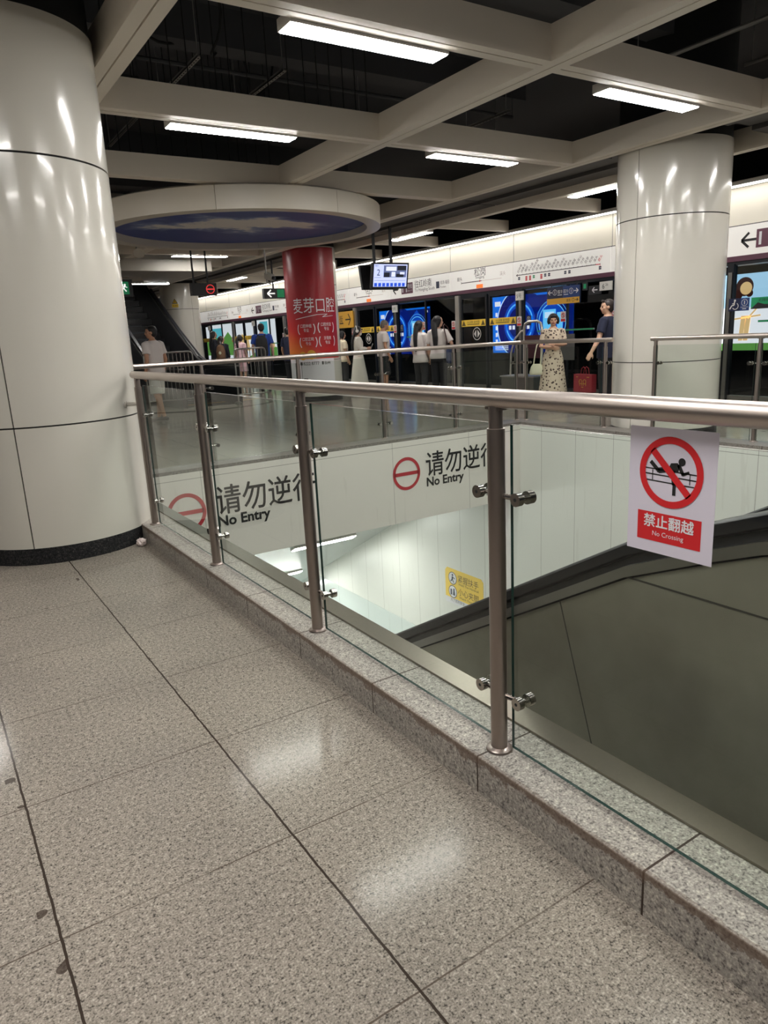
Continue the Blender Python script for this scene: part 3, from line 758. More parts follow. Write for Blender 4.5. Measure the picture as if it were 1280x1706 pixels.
# ------------------------------------------------------------------ platform screen doors
g = G(); g.box(PX, PX + 0.05, Y0, 36, 2.655, 3.19)
struct('wall_right', g, M['psd_cream'])
g = G(); g.box(PX - 0.03, PX + 0.25, Y0, 36, 2.15, 2.225); struct('trim_91', g, M['psd_purple'])
g = G(); g.box(PX - 0.01, PX + 0.25, Y0, 36, 2.10, 2.15); g.box(PX + 0.05, PX + 0.25, Y0, 36, 2.225, 3.19); struct('trim_92', g, M['psd_frame'])
g = G()
for y in (6.79, 8.7, 11.13, 13.15, 15.54, 17.6, 20.0, 22.0, 24.45, 26.4, 28.9): g.box(PX - 0.002, PX + 0.02, y - 0.004, y + 0.004, 2.65, 3.19)
g.box(PX - 0.001, PX + 0.02, Y0, 36, 2.641, 2.655); struct('trim_93', g, M['ink_grey'])
def signpanel(y0, y1, kind, lab, off=.1, bg=.36):
    """band panel from y1 (image left) to y0 (image right)"""
    t = thing('sign_panel', lab, 'sign panel', (PX, (y0 + y1) / 2, 2.43), 0, 'white sign panels over the platform doors')
    g = G(); w = (y1 - y0) / 2 - 0.004
    g.prism([(-w, -0.205), (w, -0.205), (w, 0.21), (-w, 0.21)], Z0, UX, VZ, -0.03, 0.02); g.build('panel', M['psd_band'], t)
    D = 0.022
    if kind == 'line':
        g = G(); a = -w + (0.06 if y0 > 6.3 else 2.2)
        a = -w + off
        g.flat([line((a, 0), (a + .22, 0), .035), line((a, 0), (a + .11, .10), .035), line((a, 0), (a + .11, -.10), .035)], Z0, UX, VZ, D); g.build('arrow', M['ink_black'], t, ang=None)
        g = G(); g.flat([quad(a + bg, a + bg + .48, -.12, .13)], Z0, UX, VZ, D); g.build('line_badge', M['line_purple'], t, ang=None)
        g = G(); text(g, '11', a + bg + .04, -.08, .25, Z0, UX, VZ, D + .001, width=.19, weight=.012); text(g, '号线', a + bg + .26, .0, .12, Z0, UX, VZ, D + .001, width=.19); text(g, 'Line 11', a + bg + .26, -.07, .05, Z0, UX, VZ, D + .001, width=.18); g.build('badge_lettering', M['sign_white'], t, ang=None)
        g = G(); text(g, '往红岭南', a + .92, .0, .19, Z0, UX, VZ, D, width=.66); text(g, 'To Hongling South', a + .92, -.10, .10, Z0, UX, VZ, D, width=.78)
        text(g, '机场 福田', a + 1.92, -.01, .09, Z0, UX, VZ, D, width=.32); text(g, 'Futian', a + 1.92, -.09, .06, Z0, UX, VZ, D, width=.2); g.build('lettering', M['ink_grey'], t, ang=None)
        g = G(); g.flat([quad(a + 1.76, a + 1.88, -.09, .06)], Z0, UX, VZ, D); g.build('transfer_badge', M['sign_navy'], t, ang=None)
    elif kind == 'name':
        g = G(); g.flat([line((-.62, -.055), (.05, -.055), .016), line((-.62, -.08), (-.62, -.02), .01)], Z0, UX, VZ, D); text(g, '松岗', 0, .06, .19, Z0, UX, VZ, D, align='c', width=.36); text(g, 'Songgang', 0, .0, .075, Z0, UX, VZ, D, align='c')
        text(g, '碧头', -.76, .0, .09, Z0, UX, VZ, D); g.build('lettering', M['ink_grey'], t, ang=None)
        g = G(); g.flat([line((.05, -.055), (.68, -.055), .007)], Z0, UX, VZ, D); text(g, '溪头', .62, .0, .09, Z0, UX, VZ, D); g.build('route_line', M['lamp_body'], t, ang=None)
        g = G(); g.flat([circ(0, -.055, .018, 14)], Z0, UX, VZ, D + .001); g.build('station_dot', M['sign_red'], t, ang=None)
        g = G(); g.prism([(-.09, -.20), (.09, -.20), (.09, -.125), (-.09, -.125)], (0, 0.0, 0), UX, VZ, 0.02, 0.045); g.build('door_lamp', M['sign_orange'], t)
    elif kind == 'route':
        names = ['红岭南', '岗厦北', '福田', '车公庙', '红树湾南', '后海', '南山', '前海湾', '宝安', '碧海湾', '机场', '机场北', '福永', '桥头', '塘尾', '马安山', '沙井', '后亭', '松岗', '溪头', '碧头']
        n = len(names); a, b = -w + 0.16, w - 0.22
        g = G(); g2 = G(); g.flat([line((a - .06, -.05), (b - .1, -.05), .014), line((a - .08, -.05), (a - .04, -.03), .012), line((a - .08, -.05), (a - .04, -.07), .012)], Z0, UX, VZ, D)
        for i, nm in enumerate(names):
            xx = a + (b - a) * i / (n - 1)
            g.flat([line((xx, -.05), (xx, -.035), .01)], Z0, UX, VZ, D)
            text(g2 if i == n - 1 else g, nm, xx - .02, -.01, .062, Z0, UX, VZ, D, rot=R(52))
        g.build('route_map', M['ink_grey'], t, ang=None)
        g2.flat([line((b - .1, -.05), (b, -.05), .014), line((b, -.05), (b, -.09), .01)], Z0, UX, VZ, D); g2.build('current_station', M['sign_red'], t, ang=None)
        for cc_, (mm, ix) in enumerate((('sign_red', (2, 3, 6)), ('sign_green', (4,)), ('sign_navy', (0, 7, 8, 12, 13, 20)))):
            g = G()
            for i in ix:
                xx = a + (b - a) * i / (n - 1)
                g.flat([quad(xx - .028, xx + .028, -.11, -.085), quad(xx - .028, xx + .028, -.14, -.115)] + ([quad(xx - .028, xx + .028, -.17, -.145)] if cc_ == 0 else []), Z0, UX, VZ, D)
            g.build('transfer_tag', M[mm], t, ang=None)
signpanel(4.40, 6.78, 'line', 'sign panel with arrow and purple 11 badge at the right edge', .43, .22)
signpanel(6.80, 8.69, 'blank', 'blank sign panel hidden behind the far white column')
signpanel(8.71, 11.12, 'route', 'route map panel above the woman in the floral dress')
signpanel(11.14, 13.14, 'name', 'station name panel with orange lamp, right of the hanging monitor')
signpanel(13.16, 15.53, 'line', 'sign panel with arrow and purple badge, lower right of the hanging monitor')
signpanel(15.55, 17.59, 'name', 'station name panel with orange lamp, just below the hanging monitor')
signpanel(17.61, 19.99, 'route', 'route map panel just right of the red column')
signpanel(20.01, 21.99, 'name', 'station name panel hidden behind the red column')
signpanel(22.01, 24.44, 'line', 'far sign panel with arrow and purple badge, left of the red column')
signpanel(24.46, 26.39, 'name', 'far station name panel between the distant column and the red column')
signpanel(26.41, 28.89, 'route', 'far route map panel beside the distant white column')
g = G(); g.box(PX - 0.012, PX + 0.04, 28.9, 36, 2.225, 2.64); g.box(PX - 0.012, PX + 0.04, Y0, 4.39, 2.225, 2.64); struct('trim_94', g, M['psd_band'])

def psd(Yc, lab, plates=True):
    t = thing('platform_screen_door', lab, 'platform door', (PX, Yc, 0), 0, 'platform screen doors')
    def bx(nm, x0, x1, y0, y1, z0, z1, m, par=t):
        g = G(); g.box(x0, x1, y0, y1, z0, z1); return g.build(nm, M[m], par)
    for sg in (-1, 1):
        a, b = sorted((sg * 0.03, sg * 0.90))
        g = G(); f = 0.05
        g.box(-.01, .03, a, a + f, 0.02, 2.10); g.box(-.01, .03, b - f, b, 0.02, 2.10); g.box(-.01, .03, a + f, b - f, 2.04, 2.10); g.box(-.01, .03, a + f, b - f, 0.02, 0.2, 1)
        lf = g.build('door_leaf', [M['psd_frame'], M['steel_dull']], t)
        bx('door_glass', .006, .014, a + f, b - f, 0.2, 2.04, 'glass_dark', lf)
        g = G(); c = (a + b) / 2
        fr = (-0.014, c, 1.52)
        g.prism([(-.40, -.07), (.40, -.07), (.40, .07), (-.40, .07)], fr, UX, VZ, 0, .003, 0)
        g.flat([poly((-.385, -.055), (-.255, -.055), (-.32, .06)), poly((.385, -.055), (.255, -.055), (.32, .06))], fr, UX, VZ, .004, 1)
        text(g, '小心间隙 请勿倚靠', 0, -.005, .065, fr, UX, VZ, .004, 1, width=.42, align='c'); g.flat([quad(-.2, .2, -.035, -.02)], fr, UX, VZ, .004, 1)
        g.build('warning_strip', [M['sign_yellow'], M['sign_brown']], lf, ang=None)
        if sg > 0:
            g = G(); fr = (-0.012, c - 0.11, 1.29)
            g.flat([annul(0, 0, .12, .135), poly((-.10, 0), (-.02, .085), (-.02, -.085)), poly((.10, 0), (.02, .085), (.02, -.085))], fr, UX, VZ, .002); g.build('door_symbol', M['psd_white'], lf, ang=None)
    bx('door_post', -.06, .05, .90, 1.03, 0, 2.12, 'steel_bright')
    bx('door_post', -.05, .05, -1.07, -.97, 0, 2.12, 'psd_frame'); bx('door_post', -.07, -.03, -1.06, -1.0, 0, 2.0, 'steel_dull')
    # fixed glass between this door and the next one nearer
    bx('fixed_glass', .006, .014, -3.395, -1.07, 0.2, 2.10, 'glass_dark')
    bx('kick_plate', -.02, .04, -3.395, -1.07, 0.0, 0.2, 'steel_dull')
    bx('glass_mullion', -.012, .03, -2.24, -2.20, 0.2, 2.10, 'psd_frame')
    g = G(); g.box(-.06, -.03, -2.9, -1.5, 1.27, 1.30); g.box(-.062, -.06, -2.9, -1.5, 1.275, 1.295, 1); g.build('push_bar', [M['steel_dull'], M['sign_green']], t)
    if not plates: return t
    g = G(); fr = (-0.015, -1.02, 1.985)
    g.prism([(-.10, -.085), (.10, -.085), (.10, .085), (-.10, .085)], fr, UX, VZ, 0.03, .065, 0); text(g, '5号', 0, -.04, .10, fr, UX, VZ, .067, 1, align='c'); g.build('door_number_plate', [M['psd_white'], M['ink_grey']], t)
    for yy, zz, mm in ((-1.02, 1.495, 'r'), (-1.21, 1.50, 'b'), (-2.12, 1.53, 'r'), (-3.26, 1.50, 'r')):
        g = G(); fr = (-0.075 if yy == -1.02 else -0.002, yy, zz)
        if mm == 'r':
            g.prism([(-.065, -.095), (.065, -.095), (.065, .095), (-.065, .095)], fr, UX, VZ, 0, .003, 0)
            g.flat([annul(0, .025, .034, .047, 20), line((-.03, .055), (.03, -.005), .01), quad(-.055, .055, -.085, -.04)], fr, UX, VZ, .005, 1)
            g.flat([circ(0, .045, .010, 10), line((0, .04), (0, .0), .012)], fr, UX, VZ, .0045, 2)
            g.build('no_leaning_notice', [M['psd_white'], M['sign_red'], M['ink_black']], t, ang=None)
        else:
            g.prism([(-.065, -.095), (.065, -.095), (.065, .095), (-.065, .095)], fr, UX, VZ, 0, .003, 0); g.flat([annul(0, .03, .038, .045, 20), line((0, .055), (0, .005), .012), quad(-.06, .06, -.045, -.04)], fr, UX, VZ, .005, 1)
            g.build('blue_notice', [M['sign_navy'], M['psd_white']], t, ang=None)
    return t
D0 = 11.92
psd(D0 - 2 * 4.43, 'platform screen door at the right edge, mostly out of view')
psd(D0 - 4.43, 'platform screen door behind the far white column', False)
psd(D0, 'platform screen door with yellow strips, left of the woman in the floral dress')
psd(D0 + 4.43, 'platform screen door with yellow strips behind the grey-haired man')
psd(D0 + 2 * 4.43, 'platform screen door behind the red column')
psd(D0 + 3 * 4.43, 'far platform screen door beyond the people, right of the distant column')
psd(D0 + 4 * 4.43, 'farthest platform screen door against the distant column')

# tunnel behind the doors, with lit advertising boxes on its wall
g = G(); g.box(13.5, 13.7, Y0, Y1, -1.5, 4.6); struct('wall_right', g, M['tunnel_dark'])
g = G(); g.box(PX + 0.06, 13.5, Y0, Y1, -1.6, -1.5); struct('floor', g, M['tunnel_dark'])
g = G(); g.box(PX + 0.25, 13.5, Y0, Y1, 2.9, 3.1); struct('ceiling', g, M['tunnel_dark'])
g = G(); g.box(13.38, 13.5, Y0, Y1, 2.35, 2.75); struct('trim_95', g, M['duct_grey'])
def emit(name, c, s): return mat(name, c, 0.4, emis=c, es=s)
AE = 1.4
emit('ad_blue', rgb(20, 120, 235), AE); emit('ad_navy', rgb(8, 30, 110), AE); emit('ad_mid', rgb(16, 76, 190), AE); emit('ad_cyan', rgb(110, 205, 255), AE * 1.1); emit('ad_pale', rgb(205, 236, 255), AE * 1.1)
emit('ad_white', rgb(250, 250, 250), AE); emit('ad_sky', rgb(176, 220, 244), AE); emit('ad_green', rgb(110, 170, 80), AE * .8); emit('ad_tan', rgb(228, 190, 130), AE); emit('ad_brown', rgb(70, 40, 34), AE * .6); emit('ad_teal', rgb(90, 190, 200), AE)
def ad_blue(y0, y1, z0, z1, lab):
    t = thing('advertising_lightbox', lab, 'advertising lightbox', (13.2, (y0 + y1) / 2, (z0 + z1) / 2), 0, 'lit advertising boxes on the track wall')
    w, h = (y1 - y0) / 2, (z1 - z0) / 2
    g = G(); g.box(0.004, 0.29, -w - .04, w + .04, -h - .04, h + .04); g.build('casing', M['psd_frame'], t)
    def lay(nm, ps, d, m): g = G(); g.flat(ps, Z0, UX, VZ, d); g.build(nm, M[m], t, ang=None)
    lay('poster_ground', [quad(-w, w, -h, h)], 0, 'ad_blue')
    c = -w * .25; cl = []
    r = h * 1.0
    def clip(v): return [(max(-w, min(w, a)), max(-h, min(h, b))) for a, b in v]
    lay('dark_field', [(clip(v), f) for v, f in [circ(c, 0, r * 1.22, 48)]] + [quad(c, w, -h, h * .93)], .002, 'ad_navy')
    lay('arc', [(clip(annul(c, 0, r * 1.2, r * 1.24, 40, R(105), R(255))[0]), annul(c, 0, 1, 2, 40)[1])], .004, 'ad_pale')
    lay('outer_glow', [annul(c - .05, .02, r * .55, r * .80, 44)], .003, 'ad_mid')
    lay('inner_glow', [annul(c - .05, .02, r * .62, r * .72, 44)], .005, 'ad_blue')
    lay('bright_ring', [annul(c - .05, .02, r * .655, r * .69, 44, R(20), R(165)), annul(c - .05, .02, r * .655, r * .69, 44, R(200), R(330))], .006, 'ad_cyan')
    b = w * .52
    lay('halo_rings', [annul(b, 0, r * .60, r * .63, 40, R(-60), R(240)), annul(b, 0, r * .72, r * .735, 40, R(-40), R(220))], .005, 'ad_cyan')
    lay('halo', [poly((b - .42, -.35), (b + .3, -.35), (b + .42, .2), (b, .62), (b - .5, .25))], .004, 'ad_mid')
    lay('product_box', [quad(b - .30, b + .12, -.42, .30), quad(b + .16, b + .34, -.42, .22)], .007, 'ad_cyan')
    lay('product_face', [quad(b - .24, b + .06, .10, .24), quad(b - .30, b + .30, -.5, -.43)], .009, 'ad_pale')
    ls = [quad(-w + .1, -w + .32, h - .24, h - .12)] + [quad(-w + .12, -w + .20, h * .3 - .17 * i, h * .3 + .1 - .17 * i) for i in range(5)] + [quad(-w + .1, -w + .6, -h + .07 + .045 * i, -h + .09 + .045 * i) for i in range(4)]
    ls += [quad(c - .42 + .13 * i, c - .33 + .13 * i, -.13, -.03) for i in range(6)] + [quad(c - .2, c + .2, -.34, -.31), quad(w - .22, w - .1, h - .16, h - .1)] + [quad(c - .14 + .1 * i, c - .08 + .1 * i, -.29, -.19) for i in range(3)]
    lay('print_marks', ls, .010, 'ad_white')
ad_blue(12.0, 14.8, 0.76, 2.18, 'lit blue advertisement behind the doors, behind the woman in the floral dress')
ad_blue(17.55, 20.3, 0.76, 2.12, 'lit blue advertisement behind the doors, beside the women in white t-shirts')
t = thing('advertising_lightbox', 'pale lit advertisement with sky and a dark-haired round shape at the right edge', 'advertising lightbox', (13.2, 6.75, 1.43), 0, 'lit advertising boxes on the track wall')
g = G(); g.box(.004, .29, -1.72, 1.72, -.72, .74); g.build('casing', M['psd_frame'], t)
def lay(nm, ps, d, m): g = G(); g.flat(ps, Z0, UX, VZ, d); g.build(nm, M[m], t, ang=None)
lay('poster_ground', [quad(-1.68, 1.68, -.68, .70)], 0, 'ad_sky')
lay('cloud_field', [quad(-1.68, 1.68, -.68, .10), poly((-1.68, .1), (-.8, .1), (.4, .28), (1.68, .2), (1.68, .1))], .002, 'ad_white')
hx = -1.12
lay('dark_mass', [circ(hx, .47, .17, 24), circ(hx - .14, .42, .11, 16), circ(hx - .12, .33, .09, 16), circ(hx + .10, .35, .07, 16)], .004, 'ad_brown')
lay('pale_oval', [circ(hx + .03, .44, .115, 24)], .006, 'ad_tan')
lay('legs', [poly((hx - .06, -.5), (hx + .02, -.5), (hx + .07, -.05), (hx - .03, -.05)), poly((hx + .03, -.5), (hx + .12, -.5), (hx + .16, -.05), (hx + .06, -.05)), line((hx - .3, -.12), (hx + .34, -.05), .03), line((hx + .1, -.1), (hx + .3, .12), .03)], .006, 'ad_tan')
lay('grass', [quad(-1.68, 1.68, -.68, -.55)], .004, 'ad_green')
t = thing('advertising_lightbox', 'bright lit advertisement with green hills, far left behind the doors', 'advertising lightbox', (13.2, 32.5, 1.4), 0, 'lit advertising boxes on the track wall')
g = G(); g.box(.004, .29, -4.3, 4.3, -.85, .95); g.build('casing', M['psd_frame'], t)
lay('poster_ground', [quad(-4.2, 4.2, -.8, .9)], 0, 'ad_white')
lay('water', [quad(-3.4, -1.9, -.2, .7), quad(2.6, 3.4, -.1, .8)], .002, 'ad_teal')
lay('hills', [poly((-4.2, -.6), (0.3, -.6), (-.4, .0), (-1.2, .5), (-2.2, .05), (-3.2, .4), (-4.2, .1)), poly((.8, -.8), (4.2, -.8), (4.2, -.3), (3, -.1), (2, -.45))], .004, 'ad_green')
lay('warm_field', [poly((-.2, -.4), (1.4, -.4), (1.2, .2), (.5, .35)), quad(2.0, 4.0, -.3, -.1)], .006, 'ad_tan')

# signs on and by the doors
def sgn(nm, lab, Y, z, w, h, m, x=PX - 0.1, th=0.012, group=None):
    t = thing(nm, lab, 'sign', (x, Y, z), 0, group); g = G(); g.prism([(-w, -h), (w, -h), (w, h), (-w, h)], Z0, UX, VZ, -th, 0); g.build('board', M[m], t); return t
t = sgn('train_car_sign', 'blue and amber hanging board with white arrows, above the woman in the floral dress', 9.72, 1.915, .40, .155, 'sign_navy', th=.03)
g = G(); g.flat([quad(0, .40, -.05, .155)], Z0, UX, VZ, .002); g.build('blue_half', M['sign_blue'], t, ang=None)
g = G(); g.flat([quad(-.40, .40, -.155, -.05)], Z0, UX, VZ, .003); g.build('amber_strip', M['sign_amber'], t, ang=None)
g = G()
for s in (-1, 1): g.flat([line((s * .37, .06), (s * .27, .06), .016), line((s * .37, .06), (s * .32, .10), .016), line((s * .37, .06), (s * .32, .02), .016), annul(s * .20, .06, .045, .053, 20), line((s * .20, .09), (s * .20, .03), .012)], Z0, UX, VZ, .004)
text(g, '强冷', -.13, .035, .075, Z0, UX, VZ, .004, width=.12); text(g, '弱冷', .01, .035, .075, Z0, UX, VZ, .004, width=.12); g.flat([quad(-.13, -.02, .0, .012), quad(.02, .13, .0, .012)], Z0, UX, VZ, .004); g.build('lettering', M['sign_white'], t, ang=None)
g = G(); text(g, '商务', .09, -.125, .06, Z0, UX, VZ, .004, width=.1); g.flat([annul(.25, -.1, .025, .032, 18), line((.30, -.1), (.37, -.1), .012), line((.37, -.1), (.34, -.075), .012), line((.37, -.1), (.34, -.125), .012)], Z0, UX, VZ, .004); g.build('amber_lettering', M['ink_black'], t, ang=None)
g = G()
for s in (-.3, .3): g.cyl((.015, s, .155), (.015, s, .24), .008, n=8)
g.build('hanger', M['psd_frame'], t)
t = sgn('door_number_sign', 'small white plate with number 6 at the left edge of the far white column', 8.74, 2.00, .13, .075, 'psd_white', th=.03); g = G(); text(g, '6', -.07, -.045, .12, Z0, UX, VZ, .002); text(g, '26', .0, .0, .06, Z0, UX, VZ, .002); g.build('lettering', M['ink_grey'], t, ang=None)
t = sgn('exit_arrow_sign', 'small black arrow plate beside the number 6 plate', 8.98, 1.95, .14, .075, 'sign_black', x=PX - 0.09, th=.01); g = G(); g.flat([line((-.06, 0), (.06, 0), .018), line((-.06, 0), (-.01, .045), .018), line((-.06, 0), (-.01, -.045), .018)], Z0, UX, VZ, .002); g.build('arrow', M['sign_white'], t, ang=None)
t = sgn('running_man_sign', 'tiny green emergency exit plate under the sign band', 9.2, 2.03, .06, .07, 'sign_black'); g = G(); g.flat([quad(-.03, .03, -.04, .04)], Z0, UX, VZ, .002); g.build('symbol', M['sign_green'], t, ang=None)
t = sgn('wheelchair_sign', 'dark plate with white wheelchair symbol at the right edge', 6.36, 1.535, .088, .09, 'sign_navy', x=PX - 0.08); g = G()
g.flat([circ(.01, .06, .016, 14), line((.005, .045), (.0, -.005), .018), line((0, -.005), (-.035, -.01), .016), line((-.035, -.01), (-.065, -.06), .016), annul(.02, -.02, .04, .05, 24, R(-150), R(60)), line((.005, .02), (-.03, .015), .012)], Z0, UX, VZ, .002); g.build('symbol', M['psd_white'], t, ang=None)
t = sgn('priority_sign', 'small blue plate next to the wheelchair plate', 6.20, 1.535, .066, .09, 'sign_blue', x=PX - 0.08); g = G(); g.flat([annul(0, .025, .042, .048, 24), line((0, .05), (0, .0), .014), quad(-.06, .06, -.042, -.037), quad(-.03, .03, -.07, -.058)], Z0, UX, VZ, .002); g.build('symbol', M['psd_white'], t, ang=None)
t = sgn('green_notice', 'long green notice sticker at the right edge', 5.80, 1.54, .30, .08, 'sign_green', x=PX - 0.08); g = G(); text(g, '无障碍候车区', -.2, .02, .05, Z0, UX, VZ, .002, width=.36); g.flat([poly((-.3, -.08), (.3, -.08), (.3, -.03), (-.1, -.02), (-.2, .01))], Z0, UX, VZ, .002); g.build('lettering', M['sign_black'], t, ang=None)
t = sgn('street_exit_sign', 'amber sign with black right arrow, right of the red column', 17.85, 1.83, .52, .22, 'sign_amber', x=PX - 0.1, th=.03); g = G(); text(g, '街', -.02, -.05, .2, Z0, UX, VZ, .002, align='r'); g.flat([quad(-.2, .0, -.11, -.08), line((.12, 0), (.40, 0), .035), line((.40, 0), (.28, .15), .035), line((.40, 0), (.28, -.15), .035)], Z0, UX, VZ, .002); g.build('lettering', M['ink_black'], t, ang=None)
t = sgn('green_sticker', 'small green sticker on the glass between the two women in white', 13.75, 1.50, .12, .08, 'sign_green', x=PX - 0.02, th=.003); g = G(); g.flat([quad(-.06, .06, -.005, .005), quad(-.04, .04, .02, .03)], Z0, UX, VZ, .002); g.build('print', M['psd_white'], t, ang=None)
t = sgn('grey_notice_panel', 'plain grey panel on the doors right of the woman in the floral dress', 9.72, .97, .22, .24, 'duct_grey', x=PX - 0.02, th=.01)

# banner on the red column
cx, cy_, rr = 7.80, 14.72, 0.582
ac = math.atan2(-cy_, -cx) - 0.02     # towards the viewer
t = thing('advertising_banner', 'red advertising banner with white lettering wrapped round the column', 'banner', (cx, cy_, 0))
m = mat('banner_print', rgb(178, 30, 40), 0.3); k = N(m); co, x, y, z = k.coords()
# printed colour: deep red above, orange glow printed at the lower left
ux, uy = -math.sin(ac), math.cos(ac)
sde = k.math('ADD', k.math('MULTIPLY', x, ux), k.math('MULTIPLY', y, uy))
f = k.math('ADD', k.math('MULTIPLY', k.math('SUBTRACT', 1.75, z), 0.75), k.math('MULTIPLY', sde, -0.55))
k.l(k.ramp(f, (0.05, rgb(160, 26, 40)), (0.42, rgb(196, 44, 44)), (0.80, rgb(232, 134, 62)), (1.0, rgb(240, 160, 80))), k.b.inputs['Base Color'])
k.bump(k.noise(co, 2.2, 3, 0.5, (1, 1, 0.5)), 0.6, 0.04)
HA = R(82)
def curved(z0, z1, rad, a0, a1, mt, nm):
    g = G(); n = 28; vs = []; fs = []; kz = 8
    for i in range(n + 1):
        q = ac + a0 + (a1 - a0) * i / n
        for j in range(kz + 1):
            z = z0 + (z1 - z0) * j / kz; vs.append((rad * math.cos(q), rad * math.sin(q), z))
    for i in range(n):
        for j in range(kz): fs.append((i * (kz + 1) + j, (i + 1) * (kz + 1) + j, (i + 1) * (kz + 1) + j + 1, i * (kz + 1) + j + 1))
    o = 0; N0 = len(vs)
    vs2 = [((rad - .006) * a / rad, (rad - .006) * b / rad, c) for a, b, c in vs]
    g.add(vs, fs); g.add(vs2, [tuple(reversed(q)) for q in fs])
    return g.build(nm, mt, t)
curved(0.93, 3.24, rr, -HA, HA - R(20), m, 'banner_sheet')
curved(0.30, 0.93, rr, -HA + R(8), HA - R(38), M['sign_white'], 'white_sheet')
def ctext(items, mm, nm, rad=rr + 0.003):
    """items: (verts2d, faces) with x = arc length to the right, y = z"""
    g = G()
    for vs, fs in items:
        bm = bmesh.new(); bv = [bm.verts.new((a, z, 0)) for a, z in vs]
        for f_ in fs:
            try: bm.faces.new([bv[i] for i in f_])
            except ValueError: pass
        for i in range(-14, 15):
            bmesh.ops.bisect_plane(bm, geom=bm.verts[:] + bm.edges[:] + bm.faces[:], plane_co=(i * .045, 0, 0), plane_no=(1, 0, 0))
        bm.verts.index_update(); vs = [(v.co.x, v.co.y) for v in bm.verts]; fs = [tuple(v.index for v in f_.verts) for f_ in bm.faces]; bm.free()
        g.add([(rad * math.cos(ac + a / rad), rad * math.sin(ac + a / rad), z) for a, z in vs], fs)
    g.build(nm, M[mm], t, ang=None)
def ct(body, x, y, size, width=None, weight=0.0, align='c'):
    vs, fs, w = text2d(body, size, weight); sx = (width / w) if width else 1; w *= sx
    dx = {'c': -w / 2, 'l': 0}[align]
    return ([(a * sx + dx + x, b + y) for a, b in vs], fs)
S = 0.06
ctext([ct('麦芽口腔', S, 1.93, 0.34, 1.0, 0.012), line((-.40, 1.78), (.10, 1.86), .012), line((.10, 1.86), (.34, 1.865), .010), line((.34, 1.865), (.22, 1.81), .010), line((.22, 1.81), (.5, 1.83), .010)], 'sign_white', 'headline')
it = []
for i, (xx, zz, s1) in enumerate(((-.16, 1.57, '口腔种植'), (.30, 1.59, '口腔修复'), (-.13, 1.29, '口腔正畸'), (.31, 1.30, '牙周病'))):
    it += [ct(s1, xx, zz + .03, .085, .25 if i < 3 else .18, 0.01), ct('专业', xx, zz - .06, .08, .12, 0.01)]
    it += [annul(xx, zz, .185, .205, 12, R(150), R(215)), annul(xx, zz, .185, .205, 12, R(-35), R(30))]
ctext(it, 'sign_white', 'laurel_lettering')
ctext([ct('8222 8777', -.10, 0.80, .10, .36, 0.01), ct('8644', .27, 0.80, .10, .14, 0.01), quad(-.36, -.30, .80, .87), quad(.14, .18, .80, .87)], 'ink_grey', 'phone_number')
ctext([circ(-.28, 1.0, .09, 20), quad(-.37, -.19, .94, 1.0), circ(-.08, 1.02, .10, 20), quad(-.18, .02, .94, 1.02)], 'sign_amber', 'orange_shape')

# ------------------------------------------------------------------ hanging things
# monitor: back to back, wedge shaped
t = thing('hanging_monitor', 'double sided hanging monitor with a lit screen showing the number 2', 'monitor', (7.455, 11.0, 2.375))
def wedge(nm, y0t, y1t, y0b, y1b, w, z0, z1, m):
    g = G(); vs = [(-w, y0b, z0), (w, y0b, z0), (w, y1b, z0), (-w, y1b, z0), (-w, y0t, z1), (w, y0t, z1), (w, y1t, z1), (-w, y1t, z1)]
    g.add(vs, [(0, 3, 2, 1), (4, 5, 6, 7), (0, 1, 5, 4), (1, 2, 6, 5), (2, 3, 7, 6), (3, 0, 4, 7)]); return g.build(nm, M[m], t)
TL = 0.085
wedge('screen_casing', 0.0, 0.06, TL, TL + .06, .385, -.215, .215, 'sign_black')
wedge('screen_casing', 0.44, 0.50, 0.44 - TL, 0.5 - TL, .385, -.215, .215, 'sign_black')
v_ = Vector((0, -TL, 0.43)).normalized()
fo, fu = (0, TL / 2 - 0.001, 0), (1, 0, 0)
emit('scr_white', rgb(196, 206, 250), 0.95); emit('scr_pic', rgb(96, 108, 150), 0.8); emit('scr_blue', rgb(40, 80, 200), 0.95); emit('scr_lt', rgb(222, 228, 255), 0.95); emit('scr_dk', rgb(30, 34, 46), 0.7)
def lay2(nm, ps, d, mm): g = G(); g.flat(ps, fo, fu, v_, d); return g.build(nm, M[mm], t, ang=None)
lay2('screen', [quad(-.355, .355, -.19, .19)], .001, 'scr_white')
lay2('video_image', [quad(-.15, .335, -.03, .17)], .002, 'scr_pic')
lay2('video_bright', [quad(-.10, .12, .08, .15), quad(.02, .10, -.02, .06), quad(.2, .3, .02, .06)], .003, 'scr_lt')
for q_ in (quad(-.14, -.02, -.03, .05), quad(.12, .28, -.03, .03), quad(.14, .33, .09, .17)): lay2('video_dark', [q_], .003, 'scr_dk')
g = G(); text(g, '2', -.29, .0, .15, fo, fu, v_, .003); text(g, '站台', -.33, .15, .035, fo, fu, v_, .003); g.flat([quad(-.34, -.2, -.035, -.03), quad(-.34, .33, -.085, -.08)], fo, fu, v_, .003); g.build('screen_lettering', M['scr_dk'], t, ang=None)
lay2('station_row', [quad(-.335 + .085 * i, -.275 + .085 * i, -.185, -.125) for i in range(8)], .003, 'scr_blue')
g = G()
for x in (-.2, .16): g.box(x - .02, x + .02, .22, .26, .2, .85)
g.box(-.25, .21, .02, .46, .19, .215); g.build('hanger', M['psd_frame'], t)
def hang(nm, lab, x, Y, z, w, h, th, m, rods, ztop=3.2):
    t = thing(nm, lab, 'sign', (x, Y, z)); g = G(); g.box(-w, w, 0, th, -h, h); g.build('sign_box', M[m], t)
    g = G()
    for q in rods: g.box(q - .014, q + .014, th / 2 - .014, th / 2 + .014, h, ztop - z)
    g.build('hanger', M['psd_frame'], t); return t
